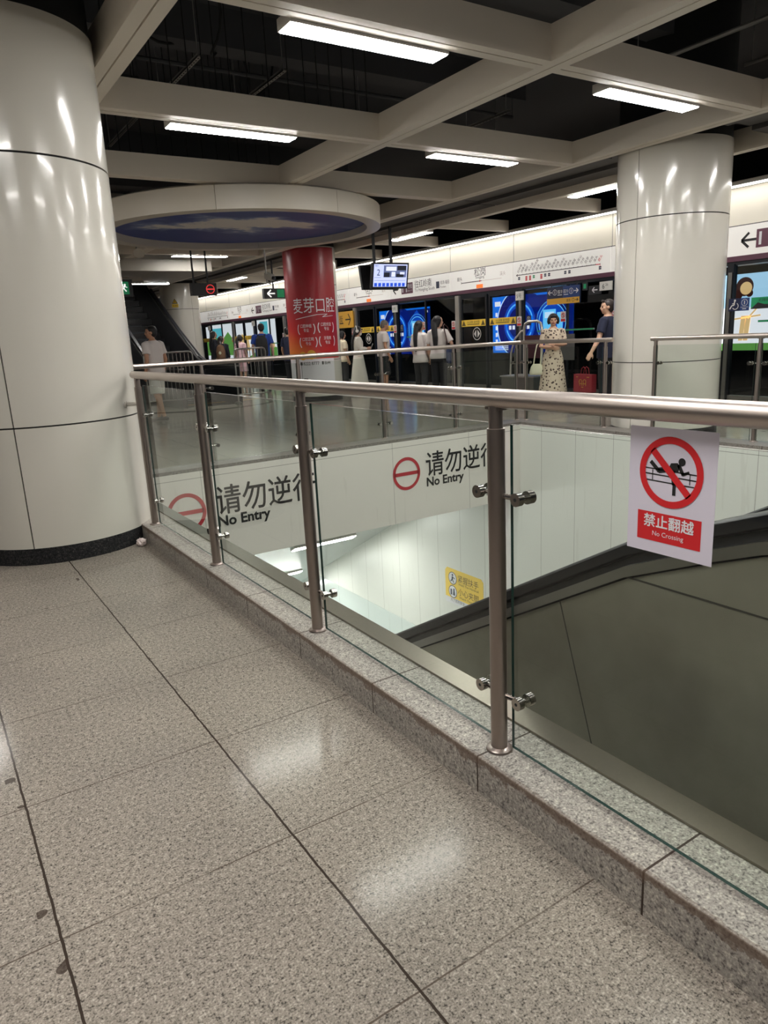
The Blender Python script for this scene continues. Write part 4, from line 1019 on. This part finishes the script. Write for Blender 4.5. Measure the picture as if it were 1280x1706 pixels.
t = hang('no_entry_light', 'black hanging sign box with a lit red no-entry ring', 5.09, 14.0, 2.39, .25, .115, .12, 'sign_black', (-.18, .1))
g = G(); g.flat([annul(.12, 0, .072, .086, 32), quad(.048, .192, -.012, .012)], Z0, UY, VZ, .003); g.build('lit_ring', M['led_red'], t, ang=None)
t = hang('exit_direction_sign', 'dark hanging sign with white left arrow, left of the red column', 7.75, 16.2, 2.445, .42, .115, .1, 'sign_black', (-.15, .25))
g = G(); g.flat([line((-.33, 0), (-.14, 0), .03), line((-.33, 0), (-.24, .08), .03), line((-.33, 0), (-.24, -.08), .03)], Z0, UY, VZ, .003); g.build('arrow', M['led_white'], t, ang=None)
g = G(); g.flat([quad(-.08, .10, -.09, .09)], Z0, UY, VZ, .003); g.build('exit_pictogram', M['sign_green'], t, ang=None)
t = hang('emergency_exit_sign', 'green emergency exit sign at the edge of the near column', 3.57, 14.0, 2.42, .16, .15, .08, 'sign_black', (-.1,))
g = G(); g.flat([quad(-.10, .09, -.11, .11)], Z0, UY, VZ, .003); g.build('green_face', M['sign_green'], t, ang=None)
g = G(); g.flat([circ(.02, .055, .02, 12), line((.01, .04), (-.01, -.01), .03), line((-.01, -.01), (-.05, -.05), .02), line((0, -.01), (.04, -.06), .02), line((.01, .03), (.06, .01), .015)], Z0, UY, VZ, .005); g.build('running_figure', M['led_white'], t, ang=None)
# security camera on a pole
t = thing('security_camera', 'pale box security camera hanging on a pole left of the red column', 'camera', (6.02, 13.0, 2.50))
g = G(); g.cyl((-.06, 0, -.08), (-.06, 0, 2.1), .014, n=10); g.cyl((-.06, 0, -.08), (.02, 0, -.1), .012, n=8); g.build('pole', M['steel_dull'], t)
g = G(); g.obox((-.02, -.10, -.06), (.10, .05, .02), (-.07, .13, .06), (-.01, -.03, .10)); g.build('camera_body', M['lamp_body'], t)
g = G(); g.cyl((.02, -.1, .0), (.045, -.14, -.012), .035, n=14); g.build('lens', M['sign_black'], t)
t = thing('loudspeaker', 'small beige loudspeaker under the ceiling beside the near column', 'speaker', (3.69, 13.28, 2.93))
g = G(); g.loft([(0, -.1, 0), (0, 0, 0.01), (0, .1, .02)], [(.10, .08), (.07, .06), (.05, .04)], n=16); g.build('horn', M['fascia_cream'], t)
g = G(); g.cyl((0, .02, .05), (0, .02, .275), .012, n=8); g.build('bracket', M['steel_dull'], t)
# warning sign on the distant column
az = math.atan2(-23.8, -7.78) - 0.25
t = thing('warning_sign', 'small yellow triangle warning sign on the distant column', 'sign', (7.78 + .605 * math.cos(az), 23.8 + .605 * math.sin(az), 2.66))
uu = (-math.sin(az), math.cos(az), 0)
g = G(); g.flat([poly((-.09, 0), (.09, 0), (0, .15))], Z0, uu, VZ, .003, 0); g.flat([poly((-.065, .014), (.065, .014), (0, .12))], Z0, uu, VZ, .005, 1); g.flat([line((0, .03), (0, .08), .016)], Z0, uu, VZ, .007, 0); g.build('triangle', [M['sign_black'], M['sign_yellow']], t, ang=None)
g = G(); g.flat([quad(-.10, .10, -.12, -.015)], Z0, uu, VZ, .003, 0); text(g, '当心碰头', 0, -.085, .05, Z0, uu, VZ, .005, 1, align='c', width=.16); g.build('text_plate', [M['sign_yellow'], M['sign_brown']], t, ang=None)
# yellow floor line
g = G(); g.box(5.3, 7.1, 16.5, 16.56, 0, 0.002); tag(g.build('floor_marking', M['sign_amber']), 'faint yellow line on the floor in front of the crowd barriers', 'floor marking')

# crowd barriers
def barrier(x, Y, w, rz, lab, z1=1.22):
    t = thing('crowd_barrier', lab, 'barrier', (x, Y, 0), rz, 'steel crowd barriers')
    g = G(); c = .07; pts = [(-w, 0, .06), (-w, 0, z1 - c), (-w + .02, 0, z1 - .02), (-w + c, 0, z1), (w - c, 0, z1), (w - .02, 0, z1 - .02), (w, 0, z1 - c), (w, 0, .06)]
    g.loft(pts, [.02] * len(pts), n=10, up=(0, 1, 0)); g.cyl((-w, 0, .22), (w, 0, .22), .016, n=8); g.build('frame', M['steel_dull'], t)
    n = int(2 * w / 0.085)
    for i in range(1, n):
        xx = -w + 2 * w * i / n; g = G(); g.cyl((xx, 0, .22), (xx, 0, z1), .010, n=8); g.build('bar', M['steel_dull'], t)
    for s in (-w, w): g = G(); g.loft([(s, -.22, .02), (s, -.1, .05), (s, .1, .05), (s, .22, .02)], [.018] * 4, n=8); g.build('foot', M['steel_dull'], t)
barrier(4.72, 15.6, .52, 0.0, 'steel crowd barrier right behind the man in white shorts')
barrier(6.5, 15.4, .37, 0.0, 'steel crowd barrier in front of the person in pink, left of the red column')
# low steel cabinet and hoop rail by the doors
t = thing('steel_cabinet', 'low stainless cabinet with a tall hoop rail, left of the woman in the floral dress', 'cabinet', (9.85, 10.15, 0))
g = G(); g.box(-.22, .25, -.45, .42, 0, .46); g.build('body', M['steel_dull'], t)
g = G(); g.box(-.24, .27, -.47, .44, .46, .485); g.build('top', M['steel_bright'], t)
def hoop(ya, yb, zt, nm): 
    g = G(); pts = [(0, ya, .48), (0, ya, zt - .12), (0, ya - .03, zt - .04), (0, ya - .12, zt), (0, yb + .12, zt), (0, yb + .03, zt - .04), (0, yb, zt - .12), (0, yb, .48)]
    g.loft(pts, [.025] * 8, n=12, up=(1, 0, 0)); g.build(nm, M['steel_bright'], t)
hoop(.02, -.44, 1.47, 'hoop_rail')
g = G(); g.loft([(0, .40, .48), (0, .38, .9), (0, .28, 1.15), (0, .1, 1.30), (0, .0, 1.32)], [.018] * 5, n=10, up=(1, 0, 0)); g.build('curved_rail', M['steel_bright'], t)
g = G(); g.box(-.01, .01, -.42, 0, .80, 1.22); g.build('maroon_panel', mat('maroon', rgb(64, 24, 34), 0.4), t)

# ------------------------------------------------------------------ people
SKIN = mat('skin', rgb(206, 164, 138), 0.5); SKIN2 = mat('skin_tan', rgb(182, 136, 108), 0.5)
LIP = mat('lips', rgb(168, 88, 82), 0.45); EYE = mat('eyes', rgb(24, 20, 20), 0.3)
HAIR = mat('hair_black', rgb(20, 18, 20), 0.55); HAIRG = mat('hair_grey', rgb(104, 96, 88), 0.6); HAIRB = mat('hair_dark_brown', rgb(40, 30, 28), 0.45)
def cloth(n, c, rough=0.85):
    m = mat(n, c, rough); k = N(m); co, x, y, z = k.coords(); k.bump(k.noise(co, 7, 3, 0.5, (1, 1, .5)), 0.35, 0.03); return m
cloth('cotton_white', rgb(214, 206, 202)); cloth('shorts_white', rgb(220, 216, 208)); cloth('dress_white', rgb(226, 220, 208)); cloth('cotton_black', rgb(30, 30, 32)); cloth('trousers_grey', rgb(62, 62, 64)); cloth('trousers_black', rgb(34, 34, 38))
cloth('navy', rgb(30, 34, 58)); cloth('royal_blue', rgb(30, 62, 140)); cloth('pink', rgb(214, 178, 184)); cloth('cream_print', rgb(222, 208, 182)); cloth('dark_knit', rgb(34, 36, 46)); cloth('canvas_brown', rgb(112, 84, 62)); cloth('bag_black', rgb(26, 26, 28)); cloth('bag_cream', rgb(216, 214, 186), .5); cloth('bag_red', rgb(150, 40, 52), .5); cloth('bag_blue', rgb(44, 56, 88)); cloth('strap_brown', rgb(66, 36, 34), .6)
mat('shoe_dark', rgb(36, 34, 34), 0.5); mat('shoe_white', rgb(214, 212, 208), 0.5); mat('gold', rgb(206, 160, 70), 0.4, 0.3); mat('plastic_white', rgb(226, 224, 220), 0.4)
m = mat('floral', rgb(220, 204, 182), 0.85); k = N(m); co, x, y, z = k.coords()
v = k.n('ShaderNodeTexVoronoi'); v.inputs['Scale'].default_value = 19; k.l(co, v.inputs['Vector'])
nz = k.noise(co, 30, 2); f = k.math('ADD', v.outputs['Distance'], k.math('MULTIPLY', nz, 0.5))
c = k.ramp(f, (0.50, rgb(70, 58, 54)), (0.56, rgb(128, 100, 92)), (0.62, rgb(216, 200, 178))); k.l(c, k.b.inputs['Base Color'])

def remesh(g, name, mats, parent, vox, smooth=6, paint=None, subd=False):
    me = g.build('tmp', mats, ang=None, mesh_only=True)
    o = bpy.data.objects.new('tmp', me); COL.objects.link(o)
    bm = bmesh.new(); bm.from_mesh(me); bmesh.ops.recalc_face_normals(bm, faces=bm.faces); bm.to_mesh(me); bm.free()
    r = o.modifiers.new('r', 'REMESH'); r.mode = 'VOXEL'; r.voxel_size = vox
    s = o.modifiers.new('s', 'SMOOTH'); s.iterations = smooth; s.factor = 0.5
    dg = bpy.context.evaluated_depsgraph_get(); dg.update()
    out = bpy.data.meshes.new_from_object(o.evaluated_get(dg)); out.name = name
    bpy.data.objects.remove(o); bpy.data.meshes.remove(me)
    out.materials.clear()
    for q in (mats if isinstance(mats, (list, tuple)) else [mats]): out.materials.append(q)
    if paint:
        for p in out.polygons: p.material_index = paint(p.center)
    else:
        for p in out.polygons: p.material_index = 0
    out.polygons.foreach_set('use_smooth', [True] * len(out.polygons))
    return link(name, out, parent)

def V(*a): return Vector(a)
def hand(g, w, d, palm_n, side, curl=0.5):
    """w wrist, d pointing direction, palm_n palm normal; five separate fingers"""
    w = Vector(w); d = Vector(d).normalized(); pn = Vector(palm_n); pn = (pn - d * pn.dot(d)).normalized(); sd = d.cross(pn) * side
    g.loft([w - d * .01, w + d * .03, w + d * .065, w + d * .088], [(.023, .018), (.036, .016), (.041, .014), (.037, .011)], n=12, up=sd)
    for i, (o, l) in enumerate(((-.029, .062), (-.010, .074), (.010, .070), (.029, .054))):
        p = w + d * .078 + sd * o; a = d; pts = [p]
        for j in range(3):
            a = (a + pn * curl * (0.55 if j else 0.3)).normalized(); p = p + a * l * (.42, .33, .25)[j]; pts.append(p)
        g.loft(pts, [.0088, .0082, .0075, .0062], n=8)
    p = w + d * .022 - sd * .026
    g.loft([p, p - sd * .024 + d * .022 + pn * .008, p - sd * .032 + d * .048 + pn * .018, p - sd * .030 + d * .066 + pn * .024], [.011, .0105, .009, .007], n=8)

def person(label, pos, head, h, sex='m', skin=SKIN, hair='short', hairmat=HAIR, top=None, bottom=None, dress=None, shoes='shoe_dark',
           armL=None, armR=None, look=0.0, nod=0.0, stride=0.0, group=None, name='person', lean=0.0):
    """local frame: +Y forward, +X to the person's right, heights for 1.70 m scaled to h. arms: (elbow, wrist, curl)"""
    s = h / 1.70
    t = thing(name, label, 'person', (pos[0], pos[1], 0), -head, group); t.scale = (s, s, s)
    f = sex == 'f'; sw = .165 if f else .195
    E = {}
    E[1] = armR or ((sw + .055, -.02, 1.12), (sw + .06, .06, .88), .5)
    E[-1] = armL or ((-sw - .055, -.02, 1.12), (-sw - .06, .06, .88), .5)
    hip = .088; kn = {}
    legs = {}
    for sd in (1, -1):
        st = stride * sd
        legs[sd] = [(sd * hip, 0, .93), (sd * (hip + .005), st * .45 + .02, .50), (sd * (hip + .004), st - (.03 if st < 0 else 0), .085 + (.03 if st < 0 else 0))]
    # --- body, one continuous surface
    g = G()
    waist = .118 if f else .142; chest = .145 if f else .172; hp = .165 if f else .155
    g.loft([(0, 0, .86), (0, 0, .93), (0, .005, 1.06), (0, .01, 1.20), (0, .01, 1.32), (0, 0, 1.40), (0, -.005, 1.45), (0, -.005, 1.48)],
           [(hp * .8, .10), (hp, .118), (waist, .098), (chest * .95, .112), (chest, .115), (sw * .92, .088), (sw * .55, .07), (.06, .058)], n=24, up=(1, 0, 0))
    hc = V(0, .018, 1.60)
    rotl = Matrix.Rotation(-look, 3, 'Z') @ Matrix.Rotation(-nod, 3, 'X')
    piv = V(0, -.005, 1.49)
    def hp_(p): return piv + rotl @ (Vector(p) - piv)
    g.loft([(0, -.01, 1.40), hp_((0, .0, 1.50)), hp_((0, .012, 1.56))], [(.056, .056), (.048, .050), (.05, .055)], n=16, up=(1, 0, 0))
    hd = G()
    hd.ball((0, .008, 1.625), (.074, .092, .090), 24, 16); hd.ball((0, .030, 1.565), (.056, .066, .072), 20, 14); hd.ball((0, .062, 1.522), (.026, .026, .022), 14, 10)
    hd.loft([(0, .092, 1.622), (0, .103, 1.602), (0, .114, 1.583), (0, .100, 1.572)], [(.008, .008), (.010, .010), (.014, .012), (.014, .008)], n=10)
    hd.loft([(-.022, .092, 1.548), (0, .098, 1.549), (.022, .092, 1.548)], [.006, .009, .006], n=8)
    hd.loft([(-.05, .076, 1.640), (0, .092, 1.638), (.05, .076, 1.640)], [.009, .010, .009], n=8)
    for sd in (1, -1):
        hd.ball((sd * .045, .062, 1.585), (.022, .022, .022), 12, 8); hd.ball((sd * .074, .002, 1.598), (.011, .020, .032), 12, 8)
    hd.v = [tuple(hp_(q)) for q in hd.v]
    g.add(hd.v, hd.f)
    for sd in (1, -1):
        H_, K_, A_ = map(Vector, legs[sd])
        g.loft([H_ + V(0, 0, .04), H_ - V(0, 0, .08), H_.lerp(K_, .6), K_, K_.lerp(A_, .3) + V(0, -.012, 0), K_.lerp(A_, .75), A_, A_ - V(0, 0, .04)], [.088, .092, .068, .056, .056, .040, .036, .038], n=16)
        g.loft([A_ + V(0, -.055, -.055), A_ + V(0, 0, -.045), A_ + V(0, .09, -.06), A_ + V(sd * .01, .165, -.068)], [(.032, .028), (.038, .038), (.044, .026), (.032, .014)], n=12, up=(1, 0, 0))
        el, wr, cu = E[sd]; S_ = V(sd * sw, -.005, 1.395); el, wr = V(*el), V(*wr)
        g.loft([S_ - V(sd * .05, 0, -.01), S_, S_.lerp(el, .5), el, el.lerp(wr, .3), wr], [.05, .052, .043, .037, .038, .026], n=14)
        hand(g, wr, (wr - el), V(-sd, 0.15, 0), sd, cu)
    ex = [hp_((sd * .031, .088, 1.605)) for sd in (1, -1)]; lp = hp_((0, .102, 1.548))
    def paint(c):
        if any((c - e).length < .0125 for e in ex): return 1
        d = c - lp
        if abs(d.z) < .011 and d.length < .024: return 2
        return 0
    body = remesh(g, 'body', [skin, EYE, LIP], t, .0085, 4, paint)
    # --- hair
    if hair:
        g = G()
        back = .088
        g.ball((0, -.014, 1.640), (.084, .096, .088), 24, 16); g.ball((0, -.036, 1.60), (.078, .068, .085), 20, 12)
        if hair == 'bob':
            g.ball((0, -.01, 1.635), (.096, .104, .098), 24, 16)
            for sd in (1, -1): g.loft([(sd * .082, .02, 1.65), (sd * .088, .012, 1.58), (sd * .080, .012, 1.53)], [(.026, .05), (.03, .055), (.018, .04)], n=12, up=(1, 0, 0))
            g.loft([(-.06, .086, 1.668), (0, .100, 1.672), (.06, .086, 1.668)], [.018, .02, .018], n=10)
        if hair in ('long', 'pony', 'fringe'):
            for sd in (1, -1): g.loft([(sd * .074, .02, 1.66), (sd * .080, -.012, 1.58), (sd * .07, -.045, 1.50)], [(.018, .04), (.016, .045), (.014, .04)], n=12, up=(1, 0, 0))
        if hair == 'fringe': g.loft([(-.055, .084, 1.662), (0, .098, 1.664), (.055, .084, 1.662)], [.018, .02, .018], n=10)
        if hair == 'short': g.loft([(-.05, .07, 1.692), (0, .084, 1.698), (.05, .07, 1.692)], [.018, .022, .018], n=10)
        if hair == 'crop': pass
        g.v = [tuple(hp_(q)) for q in g.v]
        if hair in ('long', 'fringe'):
            a = hp_((0, -.075, 1.60)); b = V(a.x * .6, -.118, 1.44)
            g.loft([hp_((0, -.06, 1.66)), a, b, (0, -.150, 1.30), (0, -.148, 1.14), (0, -.140, 1.04)], [(.06, .04), (.072, .045), (.066, .034), (.062, .028), (.05, .024), (.026, .014)], n=16, up=(1, 0, 0))
        if hair == 'pony':
            a = hp_((0, -.105, 1.64))
            g.loft([hp_((0, -.085, 1.655)), a, a + V(0, -.045, -.06), V(0, -.165, 1.46), V(0, -.155, 1.32), V(0, -.14, 1.22)], [.026, .032, .036, .042, .034, .014], n=14)
        remesh(g, 'hair', hairmat, t, .009, 3)
    # --- clothes
    if top:
        nm, mm, L, sl = top                     # hem height, sleeve fraction
        g = G(); e = .018
        g.loft([(0, 0, L), (0, 0, L + .06), (0, .005, 1.06), (0, .01, 1.20), (0, .01, 1.32), (0, 0, 1.405), (0, -.005, 1.445), (0, -.005, 1.468)],
               [(hp + .035, .152), (hp + .033, .150), (waist + .045, .138), (chest + .028, .140), (chest + .022, .138), (sw * .96 + .015, .104), (sw * .55 + .02, .084), (.072, .070)], n=28, up=(1, 0, 0))
        for sd in (1, -1):
            el, wr, cu = E[sd]; S_ = V(sd * sw, -.005, 1.395); el, wr = V(*el), V(*wr)
            if sl <= 1: P = [S_ - V(sd * .05, 0, -.01), S_, S_.lerp(el, sl * .6), S_.lerp(el, sl)]; rr_ = [.066, .070, .068, .072]
            else: P = [S_ - V(sd * .05, 0, -.01), S_, S_.lerp(el, .6), el, el.lerp(wr, (sl - 1))]; rr_ = [.066, .068, .058, .054, .046]
            g.loft(P, rr_, n=16)
        remesh(g, nm, M[mm], t, .010, 5)
    if bottom:
        nm, mm, L = bottom                      # hem height
        g = G()
        g.loft([(0, 0, .80), (0, 0, .92), (0, .0, 1.02)], [(hp + .014, .128), (hp + .018, .132), (waist + .03, .118)], n=24, up=(1, 0, 0))
        for sd in (1, -1):
            H_, K_, A_ = map(Vector, legs[sd])
            wide = .022 if L > .4 else .026
            if L > .45: P = [H_ + V(0, 0, .0), H_.lerp(K_, .4), H_.lerp(K_, (.93 - L) / .43)]; rr_ = [.098, .098, .098 + .012]
            else: P = [H_, H_.lerp(K_, .5), K_, K_.lerp(A_, .5), K_.lerp(A_, min(1.0, (.50 - L) / .415))]; rr_ = [.098, .092, .078, .072, .070]
            g.loft(P, rr_, n=18)
        remesh(g, nm, M[mm], t, .010, 5)
    if dress:
        nm, mm, L, sl, flare = dress
        g = G()
        g.loft([(0, 0, L), (0, 0, (L + .9) / 2), (0, 0, .93), (0, .005, 1.07), (0, .01, 1.20), (0, .01, 1.32), (0, 0, 1.405), (0, -.005, 1.44), (0, -.005, 1.458)],
               [(hp + flare, .13 + flare), (hp + flare * .6, .125 + flare * .6), (hp + .02, .135), (waist + .02, .112), (chest + .018, .128), (chest + .018, .130), (sw * .96 + .012, .102), (sw * .6 + .02, .084), (.082, .076)], n=30, up=(1, 0, 0))
        for sd in (1, -1):
            el, wr, cu = E[sd]; S_ = V(sd * sw, -.005, 1.395); el, wr = V(*el), V(*wr)
            if sl <= 1: P = [S_ - V(sd * .05, 0, -.01), S_, S_.lerp(el, sl * .6), S_.lerp(el, sl)]; rr_ = [.062, .066, .060, .056]
            else: P = [S_ - V(sd * .05, 0, -.01), S_, S_.lerp(el, .6), el, el.lerp(wr, (sl - 1))]; rr_ = [.064, .066, .060, .056, .050]
            g.loft(P, rr_, n=16)
        o = remesh(g, nm, M[mm], t, .010, 5)
    for sd in (1, -1):
        A_ = Vector(legs[sd][2]); g = G()
        g.loft([A_ + V(0, -.075, -.048), A_ + V(0, -.05, -.045), A_ + V(0, .01, -.040), A_ + V(0, .10, -.055), A_ + V(sd * .01, .18, -.066), A_ + V(sd * .01, .195, -.070)], [(.030, .030), (.043, .040), (.046, .044), (.052, .032), (.042, .020), (.02, .012)], n=14, up=(1, 0, 0))
        remesh(g, 'shoe', M[shoes], t, .010, 3)
    return t
def world(t, p):
    return t.matrix_basis @ Vector(p)
def held(nm, lab, cat, t, p, rz=0.0):
    w = world(t, p); return thing(nm, lab, cat, w, t.rotation_euler.z + rz)

az = lambda x, y: math.atan2(x, y)     # heading from a facing direction
# 1 man in white at far left
p = person('man in white t-shirt and white shorts walking past the far escalator', (3.80, 13.42), R(-32), 1.70, 'm', SKIN2, 'short', HAIR, ('t_shirt', 'cotton_white', .80, .62), ('shorts', 'shorts_white', .52), None, 'shoe_dark',
           armL=((-.25, -.05, 1.12), (-.24, .03, .88), .5), armR=((.25, -.04, 1.12), (.25, .05, .88), .5), look=R(-42), stride=.13)
# 2-3 pair at far left
person('person in dark clothes with long dark hair, left of the brown backpack', (8.95, 24.2), R(100), 1.76, 'f', SKIN, 'long', HAIR, ('jacket', 'dark_knit', .78, 1.7), ('trousers', 'trousers_black', .1))
p = person('brown-haired person wearing a brown backpack near the distant doors', (8.75, 23.0), R(35), 1.58, 'f', SKIN, 'long', HAIRB, ('sweater', 'dark_knit', .84, 1.6), ('trousers', 'trousers_black', .1), look=R(60))
b = held('backpack', 'brown backpack with a pale round patch, worn at far left', 'backpack', p, (0, -.21, 1.18))
g = G(); g.loft([(0, 0, -.24), (0, -.01, -.18), (0, -.015, 0), (0, 0, .16), (0, .02, .22)], [(.12, .08), (.15, .105), (.15, .11), (.12, .085), (.06, .05)], n=18, up=(1, 0, 0)); remesh(g, 'bag_body', M['canvas_brown'], b, .012, 3)
g = G(); g.ball((0, -.115, -.03), (.045, .012, .055), 14, 8); g.build('patch', M['bag_cream'], b)
# 4 pink
person('person in a pale pink top with a black ponytail, behind the crowd barrier', (8.95, 21.9), R(62), 1.58, 'f', SKIN, 'pony', HAIR, ('top', 'pink', .84, .7), ('skirt', 'pink', .5))
# 5 blue + black backpack
p = person('man in blue t-shirt with a black backpack, left of the red column', (8.35, 18.85), R(28), 1.82, 'm', SKIN, 'short', HAIR, ('t_shirt', 'royal_blue', .82, .68), ('trousers', 'trousers_black', .1), look=R(-5))
b = held('backpack', 'large black backpack worn by the man in blue', 'backpack', p, (0, -.22, 1.16))
g = G(); g.loft([(0, 0, -.28), (0, -.01, -.22), (0, -.02, 0), (0, -.01, .18), (0, .02, .27)], [(.13, .08), (.165, .11), (.17, .12), (.15, .10), (.08, .05)], n=18, up=(1, 0, 0)); remesh(g, 'bag_body', M['bag_black'], b, .012, 3)
for s_ in (-.09, .09): g = G(); g.loft([(s_, .04, .22), (s_, .10, .30), (s_, .20, .30), (s_, .33, .22), (s_, .36, .05)], [(.022, .006)] * 5, n=8, up=(1, 0, 0)); g.build('strap', M['bag_black'], b)
# 6 navy
person('person in navy t-shirt half hidden by the red column', (8.75, 18.0), R(70), 1.68, 'm', SKIN2, 'short', HAIR, ('t_shirt', 'navy', .82, .7), ('trousers', 'trousers_black', .1))
# 7 cream print
person('woman in a cream printed top just right of the red column', (9.55, 16.5), R(95), 1.50, 'f', SKIN, 'pony', HAIR, ('top', 'cream_print', .84, .7), ('trousers', 'trousers_grey', .1), None, 'shoe_white')
# 8 white dress, headphones, mask, phone
p = person('woman in long white dress with headphones and face mask looking at a phone', (9.25, 15.25), R(112), 1.58, 'f', SKIN, 'fringe', HAIR, None, None, ('dress', 'dress_white', .12, 1.85, .13), 'shoe_white',
           armR=((.215, .0, 1.13), (.10, .235, 1.14), .9), armL=((-.215, .0, 1.13), (-.08, .25, 1.15), .9), nod=R(14))
g = G(); n = 12; g.loft([(.088 * math.cos(a), -.02, 1.63 + .105 * math.sin(a)) for a in [PI * i / n for i in range(n + 1)]], [.013] * (n + 1), n=8)
for s_ in (-1, 1): g.cyl((s_ * .078, -.012, 1.60), (s_ * .108, -.012, 1.60), .040, n=18)
g.build('headphones', M['plastic_white'], p)
g = G(); g.ball((0, .075, 1.525), (.056, .045, .046), 16, 10); g.build('face_mask', M['plastic_white'], p)
b = held('phone', 'pale mobile phone held by the woman in the white dress', 'phone', p, (.01, .34, 1.19))
g = G(); g.obox((-.037, -.01, -.06), (.075, 0, 0), (0, .008, .004), (0, .06, .125)); g.build('phone_case', M['plastic_white'], b); g = G(); g.obox((-.034, -.0115, -.055), (.069, 0, 0), (0, .001, .0), (0, .056, .116)); g.build('phone_screen', M['sign_black'], b)
# 9 grey haired man
person('man with cropped grey hair, white t-shirt and dark shorts, head bowed', (9.30, 14.2), R(105), 1.68, 'm', SKIN2, 'crop', HAIRG, ('t_shirt', 'cotton_white', .90, .66), ('shorts', 'cotton_black', .50), None, 'shoe_dark', nod=R(24), armR=((.24, -.03, 1.12), (.25, .07, .88), .6), armL=((-.23, .0, 1.13), (-.2, .1, .9), .6))
# 10, 11 the two women
p = person('woman in white t-shirt and grey trousers with long straight black hair, left of the pair', (9.2, 12.62), R(80), 1.60, 'f', SKIN, 'long', HAIR, ('t_shirt', 'cotton_white', .80, .85), ('trousers', 'trousers_grey', .1), None, 'shoe_white', look=R(28), armR=((.22, .02, 1.10), (.16, .15, .86), .6))
p = person('woman in white t-shirt and black trousers with a shoulder bag, right of the pair', (9.12, 11.88), R(62), 1.66, 'f', SKIN, 'long', HAIR, ('t_shirt', 'cotton_white', .86, .85), ('trousers', 'trousers_black', .1), None, 'shoe_white', look=R(45), armR=((.30, .0, 1.16), (.25, .17, 1.0), .6))
b = held('shoulder_bag', 'dark blue shoulder bag of the woman in black trousers', 'bag', p, (.26, .02, .92))
g = G(); g.loft([(0, 0, -.16), (0, 0, -.1), (0, 0, .1), (0, 0, .16)], [(.05, .13), (.07, .17), (.06, .16), (.03, .13)], n=16, up=(1, 0, 0)); remesh(g, 'bag_body', M['bag_blue'], b, .012, 3)
g = G(); g.loft([(.0, -.10, .14), (-.03, -.13, .38), (-.10, -.09, .58), (-.12, .0, .62), (-.09, .09, .56), (-.02, .12, .36), (0, .10, .14)], [(.011, .005)] * 7, n=8, up=(1, 0, 0)); g.build('strap', M['strap_brown'], b)
# 12 floral dress
p = person('woman in a long floral dress with folded arms facing the viewer', (9.42, 9.02), R(-134), 1.55, 'f', SKIN, 'bob', HAIR, None, None, ('dress', 'floral', .16, .62, .12), 'shoe_dark',
           armR=((.225, .02, 1.13), (.01, .185, 1.10), .5), armL=((-.225, .02, 1.15), (-.03, .205, 1.17), .5), look=R(-4))
b = held('handbag', 'cream handbag hanging at the side of the woman in the floral dress', 'handbag', p, (.30, .03, .70))
g = G(); g.loft([(0, 0, -.09), (0, 0, -.05), (0, 0, .05), (0, 0, .10)], [(.12, .05), (.13, .06), (.105, .05), (.07, .03)], n=16, up=(1, 0, 0)); remesh(g, 'bag_body', M['bag_cream'], b, .010, 3)
g = G(); g.loft([(-.06, 0, .09), (-.075, .0, .30), (-.09, 0, .44), (-.05, 0, .47), (-.0, 0, .42), (.03, 0, .28), (.055, 0, .09)], [(.010, .006)] * 7, n=8); g.build('strap', M['bag_cream'], b)
# 13 man in navy with red bag
p = person('man in navy short sleeved shirt at the left edge of the far white column', (9.42, 7.86), R(-22), 1.71, 'm', SKIN, 'short', HAIRB, ('shirt', 'navy', .82, .7), ('trousers', 'trousers_black', .1), None, 'shoe_dark',
           armL=((-.30, .03, 1.13), (-.43, .10, .93), .7), look=R(-30))
b = thing('gift_bag', 'red carrier bag with a gold emblem standing below the man in navy', 'bag', (9.32, 8.21, 0.28))
g = G(); g.loft([(0, 0, 0), (0, 0, .27)], [(.05, .215), (.05, .215)], n=4, up=(1, 1, 0)); 
g = G(); g.box(-.05, .05, -.22, .22, 0, .29); b.rotation_euler = (0, 0, R(-8)); g.build('bag_body', M['bag_red'], b)
g = G(); g.flat([annul(-.05, .17, .030, .040, 20), annul(.05, .17, .030, .040, 20), line((-.07, .10), (-.07, .20), .010), line((-.02, .10), (-.02, .2), .010), line((.02, .10), (.02, .2), .010), line((.08, .10), (.08, .2), .010), line((-.08, .135), (.09, .135), .009), quad(-.025, .025, .075, .085), quad(-.16, -.11, .24, .25), quad(.10, .16, .24, .25)], (-.05, 0, 0), UX, VZ, .002); g.build('emblem', M['gold'], b, ang=None)
g = G()
for xx in (-.03, .03): g.loft([(xx, -.07, .28), (xx, -.05, .38), (xx, 0, .41), (xx, .05, .38), (xx, .07, .28)], [.005] * 5, n=6)
g.build('handle', M['bag_red'], b)
g = G(); 
# 14 person at the right edge
person('person in black at the extreme right edge, mostly out of view', (8.86, 4.60), R(90), 1.66, 'm', SKIN, 'short', HAIR, ('jacket', 'cotton_black', .80, 1.8), ('trousers', 'trousers_black', .1))

# ------------------------------------------------------------------ world and view
w = bpy.data.worlds.new('world'); SC.world = w; w.use_nodes = True
w.node_tree.nodes['Background'].inputs[0].default_value = (0.9, 0.95, 1.0, 1); w.node_tree.nodes['Background'].inputs[1].default_value = 0.02
SC.view_settings.view_transform = 'Standard'; SC.view_settings.look = 'None'; SC.view_settings.gamma = 1.0; SC.view_settings.use_curve_mapping = False
SC.view_settings.exposure = 0.0
cyc = SC.cycles
cyc.use_denoising = True; cyc.max_bounces = 10; cyc.diffuse_bounces = 5; cyc.glossy_bounces = 5; cyc.transparent_max_bounces = 40; cyc.transmission_bounces = 8
cyc.sample_clamp_indirect = 6.0; cyc.caustics_reflective = False; cyc.caustics_refractive = False
